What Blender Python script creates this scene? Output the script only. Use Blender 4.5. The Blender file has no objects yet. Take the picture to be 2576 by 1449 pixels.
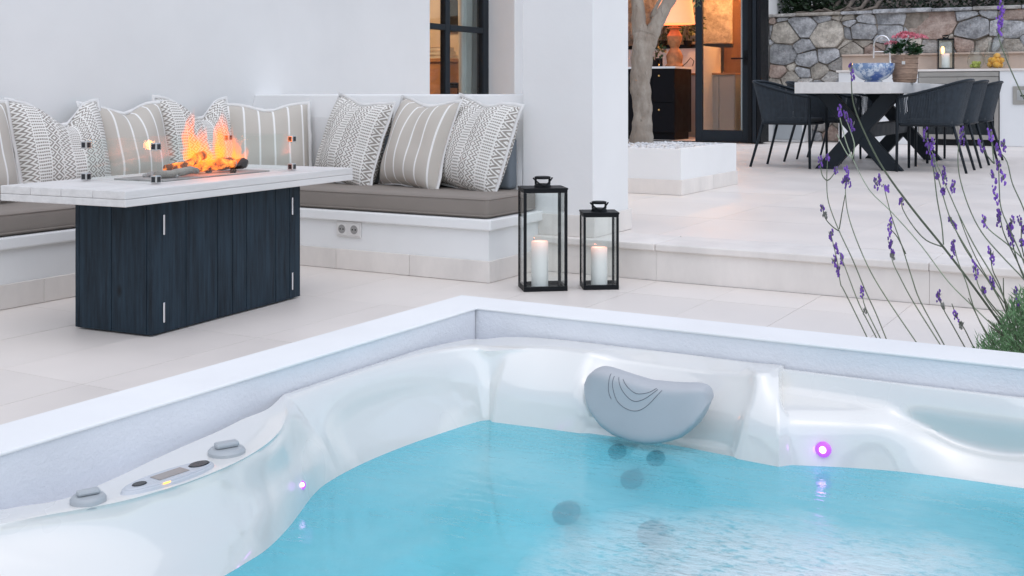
import bpy, bmesh, math, random
from mathutils import Vector, Matrix
random.seed(7)
R = math.radians
PI = math.pi
S = bpy.context.scene
C = S.collection
# ------------------------------------------------------------------ camera
H = .82                                   # eye height above the lower terrace
cam = bpy.data.objects.new('camera', bpy.data.cameras.new('camera'))
C.objects.link(cam)
cam.location = (0, 0, H)
cam.rotation_euler = (R(90), 0, R(30))
cam.data.sensor_width = 36
cam.data.lens = 36 * 2888 / 2576
cam.data.shift_y = -(724.5 - 238) / 2576
cam.data.clip_start = .05
cam.data.clip_end = 500
S.camera = cam
S.render.resolution_x, S.render.resolution_y = 1024, 576
# ------------------------------------------------------------------ sky, sun, exposure
SUN_EL, SUN_AZ = R(66), R(130)            # azimuth counted from +Y towards +X
W = bpy.data.worlds.new('World'); S.world = W; W.use_nodes = True
nt = W.node_tree; nt.nodes.clear()
sky = nt.nodes.new('ShaderNodeTexSky'); sky.sky_type = 'NISHITA'; sky.sun_disc = False
sky.sun_elevation = SUN_EL; sky.sun_rotation = SUN_AZ
sky.air_density = 1.0; sky.dust_density = 1.0; sky.ozone_density = 1.0
hs = nt.nodes.new('ShaderNodeHueSaturation'); hs.inputs['Saturation'].default_value = .60
bg = nt.nodes.new('ShaderNodeBackground'); bg.inputs[1].default_value = .15
wo = nt.nodes.new('ShaderNodeOutputWorld')
nt.links.new(sky.outputs[0], hs.inputs['Color']); nt.links.new(hs.outputs[0], bg.inputs[0]); nt.links.new(bg.outputs[0], wo.inputs[0])
sun = bpy.data.objects.new('sun', bpy.data.lights.new('sun', 'SUN')); C.objects.link(sun)
sun.data.energy = .8; sun.data.angle = R(100); sun.data.color = (1, .97, .95)
sd = Vector((math.sin(SUN_AZ) * math.cos(SUN_EL), math.cos(SUN_AZ) * math.cos(SUN_EL), math.sin(SUN_EL)))
sun.rotation_euler = sd.to_track_quat('Z', 'Y').to_euler()
S.view_settings.view_transform = 'Standard'; S.view_settings.look = 'None'
S.view_settings.gamma = 1; S.view_settings.exposure = 0.43
S.render.engine = 'CYCLES'
S.cycles.max_bounces = 9; S.cycles.transparent_max_bounces = 16
S.cycles.caustics_reflective = False; S.cycles.caustics_refractive = False
# ------------------------------------------------------------------ surveying: photo points on known planes of the place
FPX = 2888.; CS, SN = math.cos(R(30)), math.sin(R(30))
def at(px, py, d):
    a = (px - 1288) / FPX * d
    return Vector((a * CS - d * SN, a * SN + d * CS, H + (238 - py) / FPX * d))
def onZ(px, py, z): return at(px, py, (H - z) * FPX / (py - 238))
def onY(px, py, y): return at(px, py, y / ((px - 1288) / FPX * SN + CS))
def onX(px, py, x): return at(px, py, x / ((px - 1288) / FPX * CS - SN))
# ------------------------------------------------------------------ mesh helpers
class MB:
    def __init__(s): s.v = []; s.f = []; s.uv = {}
    def add(s, vs, fs):
        o = len(s.v); s.v += [Vector(v) for v in vs]; s.f += [tuple(i + o for i in f) for f in fs]; return s
    def box(s, x0, x1, y0, y1, z0, z1, M=None):
        vs = [Vector((x, y, z)) for z in (z0, z1) for y in (y0, y1) for x in (x0, x1)]
        if M: vs = [M @ v for v in vs]
        return s.add(vs, [(0, 2, 3, 1), (4, 5, 7, 6), (0, 1, 5, 4), (2, 6, 7, 3), (0, 4, 6, 2), (1, 3, 7, 5)])
    def bar(s, a, b, w, h=None, up=(0, 0, 1)):
        a, b = Vector(a), Vector(b); h = h or w; d = (b - a); L = d.length; d.normalize()
        x = d.cross(Vector(up))
        if x.length < 1e-4: x = d.cross(Vector((1, 0, 0)))
        x.normalize(); z = x.cross(d)
        vs = [p + x * (sx * w / 2) + z * (sz * h / 2) for p in (a, b) for sz in (-1, 1) for sx in (-1, 1)]
        return s.add(vs, [(0, 1, 3, 2), (4, 6, 7, 5), (0, 4, 5, 1), (2, 3, 7, 6), (0, 2, 6, 4), (1, 5, 7, 3)])
    def tube(s, path, rad, n=8, closed=False, cap=True):
        P = [Vector(p) for p in path]; m = len(P)
        rad = rad if isinstance(rad, (list, tuple)) else [rad] * m
        o = len(s.v); px = None
        for i, p in enumerate(P):
            if closed: d = P[(i + 1) % m] - P[i - 1]
            else: d = P[min(i + 1, m - 1)] - P[max(i - 1, 0)]
            d.normalize()
            if px is None:
                px = d.cross(Vector((0, 0, 1)))
                if px.length < .05: px = d.cross(Vector((1, 0, 0)))
            px = (px - d * px.dot(d)).normalized(); py = d.cross(px)
            for k in range(n):
                a = 2 * PI * k / n
                s.v.append(p + (px * math.cos(a) + py * math.sin(a)) * rad[i])
        for i in range(m if closed else m - 1):
            j = (i + 1) % m
            for k in range(n):
                l = (k + 1) % n
                s.f.append((o + i * n + k, o + i * n + l, o + j * n + l, o + j * n + k))
        if cap and not closed:
            s.f.append(tuple(o + k for k in range(n))[::-1]); s.f.append(tuple(o + (m - 1) * n + k for k in range(n)))
        return s
    def lathe(s, prof, n=20, c=(0, 0, 0), M=None):
        o = len(s.v); c = Vector(c)
        for r, z in prof:
            for k in range(n):
                a = 2 * PI * k / n; v = Vector((r * math.cos(a), r * math.sin(a), z))
                if M: v = M @ v
                s.v.append(c + v)
        for i in range(len(prof) - 1):
            for k in range(n):
                l = (k + 1) % n
                s.f.append((o + i * n + k, o + i * n + l, o + (i + 1) * n + l, o + (i + 1) * n + k))
        s.f.append(tuple(o + k for k in range(n))[::-1]); s.f.append(tuple(o + (len(prof) - 1) * n + k for k in range(n)))
        return s
    def prism(s, poly, z0, z1, M=None, inset=0):
        n = len(poly); c = Vector((sum(p[0] for p in poly) / n, sum(p[1] for p in poly) / n))
        vs = [Vector((p[0], p[1], z0)) for p in poly] + [Vector((p[0] + (c.x - p[0]) * inset, p[1] + (c.y - p[1]) * inset, z1)) for p in poly]
        if M: vs = [M @ v for v in vs]
        fs = [tuple(range(n))[::-1], tuple(range(n, 2 * n))] + [(i, (i + 1) % n, n + (i + 1) % n, n + i) for i in range(n)]
        return s.add(vs, fs)
    def blob(s, c, r, n=6, m=4, jit=0, M=None):
        prof = [(max(.02, math.sin(PI * i / m)), -math.cos(PI * i / m)) for i in range(m + 1)]
        o = len(s.v)
        for q, z in prof:
            for k in range(n):
                a = 2 * PI * k / n; j = 1 + random.uniform(-jit, jit)
                v = Vector((q * math.cos(a) * r[0] * j, q * math.sin(a) * r[1] * j, z * r[2] * j))
                if M: v = M @ v
                s.v.append(Vector(c) + v)
        for i in range(m):
            for k in range(n):
                l = (k + 1) % n
                s.f.append((o + i * n + k, o + i * n + l, o + (i + 1) * n + l, o + (i + 1) * n + k))
        return s
    def leaf(s, c, d, L, w, nrm=None):
        d = Vector(d).normalized(); u = d.cross(Vector(nrm or (random.uniform(-1, 1), random.uniform(-1, 1), random.uniform(-1, 1))))
        if u.length < .05: u = d.cross(Vector((0, 0, 1)))
        u.normalize(); c = Vector(c)
        return s.add([c, c + d * L * .5 + u * w / 2, c + d * L, c + d * L * .5 - u * w / 2], [(0, 1, 2, 3)])
    def grid(s, rows, closed=False, flip=False):
        o = len(s.v); n = len(rows[0])
        for r in rows: s.v += [Vector(p) for p in r]
        for i in range(len(rows) - 1):
            for k in range(n if closed else n - 1):
                l = (k + 1) % n; q = (o + i * n + k, o + i * n + l, o + (i + 1) * n + l, o + (i + 1) * n + k)
                s.f.append(q[::-1] if flip else q)
        return s
    def mesh(s, name, off=None):
        me = bpy.data.meshes.new(name)
        me.from_pydata([v - off if off else v for v in s.v], [], s.f); me.update(); return me
OFF = {}
def link(o, parent=None):
    C.objects.link(o)
    if parent: o.parent = parent
    return o
def thing(name, label, cat, loc=(0, 0, 0), rz=0, group=None, kind=None):
    o = link(bpy.data.objects.new(name, None)); o.location = loc; o.rotation_euler = (0, 0, rz); o.empty_display_size = .05
    o['label'] = label
    if cat: o['category'] = cat
    if group: o['group'] = group
    if kind: o['kind'] = kind
    OFF[o.name] = Vector(loc)
    return o
def part(name, mb, m, parent=None, world=False, smooth=False, bevel=0, label=None, kind=None, seg=2, auto=None):
    off = OFF.get(parent.name) if (parent and world) else None
    o = bpy.data.objects.new(name, mb.mesh(name, off)); link(o, parent)
    if parent and parent.name in OFF: OFF[o.name] = OFF[parent.name]
    if m: o.data.materials.append(m)
    fin(o, smooth, bevel, seg)
    if label: o['label'] = label
    if kind: o['kind'] = kind
    return o
def fin(o, smooth=False, bevel=0, seg=2):
    if smooth:
        o.data.polygons.foreach_set('use_smooth', [True] * len(o.data.polygons))
        if smooth == 'auto':
            try: o.data.set_sharp_from_angle(angle=R(40))
            except Exception: pass
    if bevel:
        b = o.modifiers.new('bevel', 'BEVEL'); b.width = bevel; b.segments = seg; b.limit_method = 'ANGLE'; b.angle_limit = R(40)
def tag(o, label, cat=None, group=None, kind=None):
    o['label'] = label
    if cat: o['category'] = cat
    if group: o['group'] = group
    if kind: o['kind'] = kind
    return o
def copy_tree(o, parent=None):
    c = o.copy(); link(c, parent)
    for ch in list(o.children): copy_tree(ch, c)
    return c
def BX(x0, x1, y0, y1, z0, z1, M=None): return MB().box(x0, x1, y0, y1, z0, z1, M)
# ------------------------------------------------------------------ material helpers
class NT:
    def __init__(s, name):
        s.m = bpy.data.materials.new(name); s.m.use_nodes = True; s.t = s.m.node_tree; s.t.nodes.clear()
        s.out = s.t.nodes.new('ShaderNodeOutputMaterial')
    def n(s, typ, **kw):
        x = s.t.nodes.new(typ)
        for k, v in kw.items(): setattr(x, k, v)
        return x
    def put(s, sock, v):
        if isinstance(v, bpy.types.NodeSocket): s.t.links.new(v, sock)
        elif v is not None:
            if isinstance(v, (tuple, list)) and len(v) == 3 and sock.type == 'RGBA': v = (*v, 1)
            sock.default_value = v
    def math(s, op, a, b=None, c=None):
        x = s.n('ShaderNodeMath', operation=op)
        for i, v in enumerate((a, b, c)):
            if v is not None: s.put(x.inputs[i], v)
        return x.outputs[0]
    def coord(s, kind='Object', scale=None):
        o = s.n('ShaderNodeTexCoord').outputs[kind]
        if scale is not None:
            mp = s.n('ShaderNodeMapping'); s.put(mp.inputs['Vector'], o); mp.inputs['Scale'].default_value = scale; o = mp.outputs[0]
        return o
    def noise(s, vec, scale, detail=3, rough=.5, w=None):
        x = s.n('ShaderNodeTexNoise'); s.put(x.inputs['Vector'], vec); x.inputs['Scale'].default_value = scale
        x.inputs['Detail'].default_value = detail; x.inputs['Roughness'].default_value = rough
        return x.outputs['Fac']
    def ramp(s, fac, stops):
        x = s.n('ShaderNodeValToRGB'); s.put(x.inputs[0], fac); e = x.color_ramp.elements
        while len(e) < len(stops): e.new(.5)
        for q, (p, c) in zip(e, stops):
            q.position = p; q.color = (*c, 1) if len(c) == 3 else c
        return x.outputs[0]
    def mix(s, fac, a, b):
        x = s.n('ShaderNodeMix', data_type='RGBA'); s.put(x.inputs[0], fac); s.put(x.inputs[6], a); s.put(x.inputs[7], b); return x.outputs[2]
    def mapr(s, v, a, b, c=0., d=1.):
        x = s.n('ShaderNodeMapRange'); s.put(x.inputs[0], v)
        for i, q in enumerate((a, b, c, d)): s.put(x.inputs[i + 1], q)
        return x.outputs[0]
    def bump(s, h, strength=.3, dist=.01):
        x = s.n('ShaderNodeBump'); x.inputs['Strength'].default_value = strength; x.inputs['Distance'].default_value = dist
        s.put(x.inputs['Height'], h); return x.outputs[0]
    def pbr(s, col, rough=.6, metal=0, normal=None, spec=.5, coat=0, **kw):
        b = s.n('ShaderNodeBsdfPrincipled'); s.put(b.inputs['Base Color'], col); s.put(b.inputs['Roughness'], rough)
        b.inputs['Metallic'].default_value = metal; b.inputs['Specular IOR Level'].default_value = spec
        b.inputs['Coat Weight'].default_value = coat; b.inputs['Coat Roughness'].default_value = .04
        if normal: s.put(b.inputs['Normal'], normal)
        for k, v in kw.items(): s.put(b.inputs[k.replace('_', ' ')], v)
        return b.outputs[0]
    def mixs(s, fac, a, b):
        x = s.n('ShaderNodeMixShader'); s.put(x.inputs[0], fac); s.put(x.inputs[1], a); s.put(x.inputs[2], b); return x.outputs[0]
    def end(s, sh): s.put(s.out.inputs['Surface'], sh); return s.m
def mat(name, col, rough=.6, var=.08, scale=4, bump=0, bscale=60, metal=0, spec=.5, coat=0, coord='Object', stretch=None, rnd=0, dist=.005, emit=None, es=0):
    t = NT(name); v = t.coord(coord, stretch)
    c = t.mix(t.mapr(t.noise(v, scale, 4, .6), .3, .7), tuple(x * (1 - var) for x in col), tuple(min(1, x * (1 + var)) for x in col))
    if rnd:
        r = t.n('ShaderNodeObjectInfo').outputs['Random']
        c2 = t.n('ShaderNodeHueSaturation'); t.put(c2.inputs['Color'], c); t.put(c2.inputs['Value'], t.mapr(r, 0, 1, 1 - rnd, 1 + rnd)); c = c2.outputs[0]
    nm = t.bump(t.noise(v, bscale, 4, .6), bump, dist) if bump else None
    kw = {}
    if emit: kw = dict(Emission_Color=(*emit, 1), Emission_Strength=es)
    return t.end(t.pbr(c, t.mapr(t.noise(v, scale * 2, 3), .3, .7, rough * .88, min(1, rough * 1.12)), metal, nm, spec, coat, **kw))
M = {}
M['plaster'] = mat('white_plaster', (.80, .80, .795), .85, .05, .9, .35, 9, dist=.006)
M['plaster_rough'] = mat('rough_plaster', (.74, .76, .80), .9, .05, 3, .55, 90, dist=.004)
M['curb'] = mat('curb_paint', (.84, .845, .845), .7, .025, 2, .15, 40, dist=.003)
M['tile'] = mat('porcelain_tile', (.755, .70, .655), .42, .05, 1.3, .06, 90, spec=.4, rnd=.025)
M['joint'] = mat('tile_joint', (.67, .62, .58), .9, .1, 20)
M['stone_trim'] = mat('limestone_trim', (.755, .71, .67), .6, .09, 5, .2, 60, stretch=(1, 1, .5), rnd=.03)
M['cushion'] = mat('taupe_canvas', (.245, .215, .19), .9, .05, 8, .5, 900, dist=.001)
M['socket'] = mat('socket_plastic', (.72, .70, .68), .35, .01)
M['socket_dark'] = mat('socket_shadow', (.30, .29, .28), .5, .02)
M['slab'] = mat('whitewashed_wood', (.66, .645, .63), .6, .08, 9, .35, 30, stretch=(3, .35, 3), rnd=.03)
M['steel'] = mat('brushed_steel', (.62, .62, .62), .3, .06, 8, metal=1)
M['chrome'] = mat('polished_chrome', (.75, .76, .78), .12, .03, metal=1)
M['black_metal'] = mat('black_metal', (.004, .005, .007), .5, .2, 10, .1, 200, spec=.22)
M['dark_frame'] = mat('anthracite_frame', (.012, .018, .025), .5, .12, 5, spec=.25)
M['rope'] = mat('anthracite_rope', (.024, .034, .046), .8, .25, 30, .6, 600, dist=.002)
M['chair_cushion'] = mat('anthracite_fabric', (.05, .058, .068), .95, .12, 20, .4, 600, dist=.001)
M['log'] = mat('burnt_log', (.06, .045, .035), .9, .6, 14, .8, 40, dist=.01)
M['log_pale'] = mat('ashen_log', (.30, .27, .24), .9, .35, 12, .8, 30, stretch=(1, 1, 1), dist=.01)
M['char'] = mat('charcoal', (.010, .009, .009), .8, .5, 20, .9, 60, dist=.01)
M['tray'] = mat('burner_tray', (.33, .31, .30), .6, .25, 14, .4, 50)
M['bark'] = None
M['leaf'] = mat('olive_leaf', (.075, .105, .05), .6, .4, 8)
M['leaf_dark'] = mat('dark_leaf', (.012, .032, .010), .6, .5, 9)
M['leaf_pot'] = mat('potted_leaf', (.018, .065, .018), .45, .5, 14)
M['lav_leaf'] = mat('lavender_leaf', (.13, .25, .11), .7, .35, 40)
M['lav_stem'] = mat('lavender_stem', (.13, .155, .10), .7, .3, 30, rnd=.4)
M['lav_stem_pale'] = mat('pale_lavender_stem', (.33, .38, .27), .7, .2, 20)
M['lav_bract'] = mat('lavender_bract', (.22, .22, .20), .8, .3, 60)
M['lav_flower'] = mat('lavender_flower', (.19, .075, .42), .7, .35, 90, rnd=.3)
M['pink'] = mat('pink_petal', (.68, .20, .26), .55, .3, 30)
M['basket'] = mat('basket_weave', (.36, .245, .18), .8, .25, 18, .7, 70, stretch=(1, 1, 4), dist=.006)
M['wood_tan'] = mat('tan_splashback', (.58, .46, .38), .75, .12, 4, .2, 40)
M['white_paint'] = mat('white_panel', (.76, .77, .78), .45, .02, 2)
M['steel_door'] = mat('dull_steel', (.42, .40, .37), .4, .08, 3, metal=.7)
M['black_lacquer'] = mat('black_cabinet', (.002, .002, .004), .5, .2, 3, spec=.15)
M['brass'] = mat('brass_knob', (.75, .52, .2), .3, .05, metal=1, emit=(1, .6, .25), es=.12)  # warm gleam painted in as faint emission; the knobs are no lamps
M['soil'] = mat('dry_soil', (.075, .055, .04), .95, .4, 5, .8, 14, dist=.03)
M['root'] = mat('grey_root', (.15, .125, .105), .9, .35, 14, .6, 60)
M['wire'] = mat('galvanised_wire', (.09, .09, .09), .5, .1, metal=.6)
M['ground'] = mat('ground_gravel', (.30, .27, .24), .95, .25, 6, .5, 20)
M['pebble'] = mat('white_pebble', (.70, .70, .71), .7, .12, 30)
M['mortar'] = mat('dark_mortar', (.30, .26, .22), .95, .4, 12, .7, 40)
M['back_pad'] = mat('grey_back_pad', (.15, .175, .20), .9, .08, 8, .4, 700, dist=.001)
M['headrest'] = mat('grey_headrest_foam', (.45, .47, .495), .6, .03, 6, .08, 400, dist=.001)
M['groove'] = mat('headrest_groove', (.16, .17, .19), .8, .05)
M['grey_plastic'] = mat('grey_plastic', (.40, .43, .45), .35, .03)
M['jet'] = mat('jet_ring', (.06, .10, .12), .3, .1)
M['panel_white'] = mat('control_panel_plastic', (.52, .55, .59), .25, .02)
M['panel_dark'] = mat('control_button', (.015, .018, .022), .25, .1)
M['lcd'] = mat('lcd_screen', (.32, .29, .27), .2, .02)
t = NT('white_gloss_acrylic'); v = t.coord()
M['shell'] = t.end(t.pbr(t.mix(t.noise(v, 3, 2), (.73, .725, .695), (.77, .76, .73)), t.mapr(t.noise(v, 2.5, 3), .3, .7, .26, .34), 0, None, .6, .9, Coat_IOR=2.1, Coat_Roughness=.07))
# blue-black stained planks with grain and knots
t = NT('blue_black_stained_wood'); v = t.coord('Object', (9, 9, .7)); v2 = t.coord()
rnd = t.n('ShaderNodeObjectInfo').outputs['Random']
add = t.n('ShaderNodeVectorMath', operation='ADD'); t.put(add.inputs[0], v); cmb = t.n('ShaderNodeCombineXYZ'); t.put(cmb.inputs[2], t.math('MULTIPLY', rnd, 40.)); t.put(add.inputs[1], cmb.outputs[0])
g = t.noise(add.outputs[0], 6, 6, .65)
kv = t.n('ShaderNodeTexVoronoi'); add2 = t.n('ShaderNodeVectorMath', operation='ADD'); t.put(add2.inputs[0], t.coord('Object', (3.4, 3.4, 1.7))); t.put(add2.inputs[1], cmb.outputs[0]); t.put(kv.inputs['Vector'], add2.outputs[0]); kv.inputs['Scale'].default_value = 2.2
knot = t.mapr(kv.outputs['Distance'], .04, .11)
c = t.mix(t.mapr(g, .3, .7), (.003, .008, .014), (.018, .038, .058))
c = t.mix(knot, (.004, .006, .009), c)
M['plank'] = t.end(t.pbr(c, .62, 0, t.bump(g, .35, .004), .3))
# olive bark
t = NT('olive_bark'); v = t.coord('Object', (1, 1, .45)); n1 = t.noise(v, 16, 7, .68); n2 = t.noise(t.coord('Object', (1, 1, .8)), 4.5, 3); n3 = t.noise(t.coord('Object', (1, 1, .25)), 34, 5, .7)
c = t.mix(t.mapr(n1, .34, .66), (.27, .225, .185), (.45, .40, .345))
c = t.mix(t.mapr(n2, .45, .62, 0, .6), c, (.30, .24, .19))
c = t.mix(t.mapr(n3, .60, .70, 0, .85), c, (.085, .065, .05))
M['bark'] = t.end(t.pbr(c, .9, 0, t.bump(t.math('SUBTRACT', n1, t.math('MULTIPLY', n3, .8)), .7, .02)))
# natural stones: one material per hue, varied per object
def stone(name, a, b):
    t = NT(name); v = t.coord('Object'); r = t.n('ShaderNodeObjectInfo').outputs['Random']
    q = t.noise(v, 9, 8, .7); f = t.noise(v, 60, 4, .7)
    q2 = t.noise(t.coord('Object', (1, 1, 2.2)), 5, 7, .75)
    c = t.mix(t.mapr(q, .40, .60), tuple(x * .88 for x in a), tuple(min(1, x * 1.2) for x in b))
    c = t.mix(t.mapr(q2, .54, .64, 0, .4), c, tuple(x * .6 for x in a)); c = t.mix(t.mapr(f, .54, .72, 0, .45), c, tuple(x * .45 for x in a))
    h2 = t.n('ShaderNodeHueSaturation'); t.put(h2.inputs['Color'], c); t.put(h2.inputs['Value'], t.mapr(r, 0, 1, .75, 1.2))
    return t.end(t.pbr(h2.outputs[0], .9, 0, t.bump(t.math('ADD', q, t.math('MULTIPLY', f, .45)), 1., .05)))
ST = {'g': stone('grey_stone', (.38, .385, .40), (.58, .585, .60)), 't': stone('tan_stone', (.47, .42, .36), (.62, .57, .50)),
      'p': stone('pink_stone', (.47, .335, .28), (.56, .45, .39)), 'w': stone('pale_stone', (.50, .47, .44), (.62, .60, .57))}
# throw pillow covers
t = NT('striped_cover'); uv = t.n('ShaderNodeUVMap').outputs[0]; sx = t.n('ShaderNodeSeparateXYZ'); t.put(sx.inputs[0], uv)
u = t.math('FRACT', t.math('MULTIPLY', sx.outputs[0], 6.)); st = t.math('LESS_THAN', t.math('ABSOLUTE', t.math('SUBTRACT', u, .5)), .062)
w2 = t.noise(uv, 220, 2)
c = t.mix(st, t.mix(w2, (.48, .445, .395), (.57, .53, .475)), (.82, .81, .79))
M['stripe'] = t.end(t.pbr(c, .95, 0, t.bump(t.math('ADD', w2, st), .3, .002)))
t = NT('block_print_cover'); uv0 = t.n('ShaderNodeUVMap').outputs[0]
nz = t.n('ShaderNodeTexNoise'); t.put(nz.inputs['Vector'], uv0); nz.inputs['Scale'].default_value = 9
vm = t.n('ShaderNodeVectorMath', operation='SCALE'); t.put(vm.inputs[0], nz.outputs['Color']); vm.inputs['Scale'].default_value = .018
va = t.n('ShaderNodeVectorMath', operation='ADD'); t.put(va.inputs[0], uv0); t.put(va.inputs[1], vm.outputs[0]); uv = va.outputs[0]
sx = t.n('ShaderNodeSeparateXYZ'); t.put(sx.inputs[0], uv); U_, V_ = sx.outputs[0], sx.outputs[1]
tri = lambda x, k: t.math('MULTIPLY', t.math('ABSOLUTE', t.math('SUBTRACT', t.math('FRACT', t.math('MULTIPLY', x, k)), .5)), 2.)
zig = t.math('GREATER_THAN', t.math('FRACT', t.math('ADD', t.math('MULTIPLY', U_, 21.), t.math('MULTIPLY', tri(V_, 19.), .9))), .52)
dia = t.math('GREATER_THAN', t.math('ABSOLUTE', t.math('SUBTRACT', t.math('FRACT', t.math('MULTIPLY', t.math('ADD', tri(U_, 10.), tri(V_, 10.)), 1.4)), .5)), .22)
das = t.math('MULTIPLY', t.math('GREATER_THAN', t.math('FRACT', t.math('MULTIPLY', V_, 32.)), .50), t.math('GREATER_THAN', t.math('FRACT', t.math('MULTIPLY', U_, 52.)), .22))
band = t.math('MULTIPLY', U_, 8.6); bi = t.math('FLOORED_MODULO', t.math('FLOOR', band), 3.)
isd = t.math('COMPARE', bi, 1., .1); isz = t.math('COMPARE', bi, 0., .1)
pat = t.math('ADD', t.math('MULTIPLY', isd, das), t.math('ADD', t.math('MULTIPLY', isz, zig), t.math('MULTIPLY', t.math('SUBTRACT', 1., t.math('ADD', isd, isz)), dia)))
edge = t.math('LESS_THAN', t.math('FRACT', band), .07)
pat = t.math('MULTIPLY', pat, t.math('SUBTRACT', 1., edge))
c = t.mix(pat, (.80, .785, .75), (.32, .295, .265))
M['print'] = t.end(t.pbr(c, .95, 0, t.bump(t.math('SUBTRACT', 1., pat), .5, .003)))
M['flange'] = mat('pillow_edging', (.74, .735, .72), .95, .05, 20, .3, 300, dist=.001)
# blue and white china
t = NT('blue_white_china'); v = t.coord(); q = t.noise(v, 16, 6, .7); q2 = t.noise(v, 5, 3)
c = t.mix(t.mapr(q, .46, .54), (.16, .25, .42), (.56, .62, .70)); c = t.mix(t.mapr(q2, .58, .64), c, (.05, .11, .33))
M['china'] = t.end(t.pbr(c, .15, 0, None, .5, .4))
# glass that lets daylight through
def schlick(t, f0, normal=None):
    ge = t.n('ShaderNodeNewGeometry'); dp = t.n('ShaderNodeVectorMath', operation='DOT_PRODUCT')
    t.put(dp.inputs[0], normal or ge.outputs['Normal']); t.put(dp.inputs[1], ge.outputs['Incoming'])
    k = t.math('POWER', t.math('SUBTRACT', 1., t.math('MINIMUM', t.math('ABSOLUTE', dp.outputs['Value']), 1.)), 5.)
    return t.math('ADD', t.math('MULTIPLY', k, 1. - f0), f0)
def glass(name, tint=(.975, .99, .985), rough=.0, base=.03):
    t = NT(name); tr = t.n('ShaderNodeBsdfTransparent'); tr.inputs[0].default_value = (*tint, 1)
    gl = t.n('ShaderNodeBsdfGlossy'); gl.inputs['Roughness'].default_value = rough
    return t.end(t.mixs(schlick(t, base), tr.outputs[0], gl.outputs[0]))
M['glass'] = glass('clear_glass'); M['window_glass'] = glass('window_glass', (.88, .92, .92))
M['candle_wax'] = None
t = NT('candle_wax'); v = t.coord('Generated'); sx = t.n('ShaderNodeSeparateXYZ'); t.put(sx.inputs[0], v)
b = t.pbr((.84, .83, .80), .45, 0, None, .4, 0, Emission_Color=(1, .36, .2, 1), Emission_Strength=t.math('MULTIPLY', t.math('POWER', sx.outputs[2], 7.), .45))  # candlelight through the wax painted as emission, growing towards the top
M['wax'] = t.end(b)
def emit(name, col, st):
    t = NT(name); e = t.n('ShaderNodeEmission'); e.inputs[0].default_value = (*col, 1); e.inputs[1].default_value = st
    return t.end(e.outputs[0])
M['flame_small'] = emit('candle_flame', (1, .45, .12), 6)
M['led'] = emit('purple_led', (1, .5, 1), 5); M['led_ring'] = mat('led_lens', (.30, .10, .45), .25, .02, emit=(.55, .10, .85), es=.55)
M['amber'] = emit('amber_indicator', (1, .45, .08), 3)
M['shade'] = mat('lamp_shade', (.75, .45, .32), .8, .05, 5, emit=(1, .30, .12), es=.85)
M['downlight'] = emit('downlight', (1, .62, .25), 18)
# flames: glowing gas inside each tongue
t = NT('flame'); g = t.n('ShaderNodeSeparateXYZ'); t.put(g.inputs[0], t.coord('Generated')); hgt = g.outputs[2]
n = t.noise(t.coord('Object', (30, 30, 9)), 2.0, 4, .6)
den = t.math('MULTIPLY', t.mapr(n, .38, .62), t.mapr(hgt, .2, 1., 1., .10))
col = t.ramp(t.math('ADD', hgt, t.math('MULTIPLY', t.math('SUBTRACT', .5, n), .6)), [(0, (1, .10, .005)), (.25, (1, .24, .015)), (.6, (1, .17, .015)), (1, (1, .12, .02))])
e = t.n('ShaderNodeEmission'); t.put(e.inputs[0], col); t.put(e.inputs[1], t.math('MULTIPLY', den, 66.))
ab = t.n('ShaderNodeVolumeAbsorption'); ab.inputs[0].default_value = (1, .32, .04, 1); t.put(ab.inputs[1], t.math('MULTIPLY', den, 38.))
ad = t.n('ShaderNodeAddShader'); t.put(ad.inputs[0], e.outputs[0]); t.put(ad.inputs[1], ab.outputs[0])
t.put(t.out.inputs['Volume'], ad.outputs[0]); M['flame'] = t.m
t = NT('glowing_log'); v = t.coord(); n = t.noise(v, 22, 5, .65); ef = t.mapr(n, .48, .66)
M['ember'] = t.end(t.pbr(t.mix(n, (.30, .09, .03), (.03, .02, .015)), .9, 0, t.bump(n, .8, .01), Emission_Color=(1, .22, .02, 1), Emission_Strength=t.math('MULTIPLY', ef, 2.2)))
# spa water: tinted, slightly milky, aerated over the jets
t = NT('spa_water'); v = t.coord()
sx = t.n('ShaderNodeSeparateXYZ'); t.put(sx.inputs[0], v)
dx = t.math('SUBTRACT', sx.outputs[0], -.60); dy = t.math('SUBTRACT', sx.outputs[1], 2.28)
warp = t.math('MULTIPLY', t.math('SUBTRACT', t.noise(v, 5, 4, .6), .5), .55)
rr = t.math('ADD', t.math('SQRT', t.math('ADD', t.math('POWER', t.math('MULTIPLY', dx, 1.55), 2.), t.math('POWER', t.math('MULTIPLY', dy, 2.1), 2.))), warp)
zone = t.mapr(rr, .15, 1.05, 1., 0.)
fine = t.noise(t.coord('Object', (1, 1.7, 1)), 42, 6, .72); mid = t.noise(v, 14, 5, .65)
foam = t.math('MULTIPLY', zone, t.mapr(t.math('ADD', t.math('MULTIPLY', fine, .65), t.math('MULTIPLY', mid, .45)), .40, .55))
rip = t.noise(t.coord('Object', (2.2, 4.5, 1)), 5, 4, .55)
hgt = t.math('ADD', t.math('MULTIPLY', rip, t.math('ADD', t.math('MULTIPLY', zone, 1.2), .35)), t.math('MULTIPLY', t.math('MULTIPLY', fine, zone), .9))
nm = t.bump(hgt, .45, .02)
tr = t.n('ShaderNodeBsdfTransparent'); tr.inputs[0].default_value = (.50, .92, 1., 1)
df = t.n('ShaderNodeBsdfDiffuse'); t.put(df.inputs[0], t.mix(t.mapr(t.noise(v, 2.0, 3), .35, .65), (.18, .71, .86), (.40, .88, 1.))); t.put(df.inputs[1], 0.); t.put(df.inputs[2], nm)
body = t.mixs(.38, tr.outputs[0], df.outputs[0])
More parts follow.
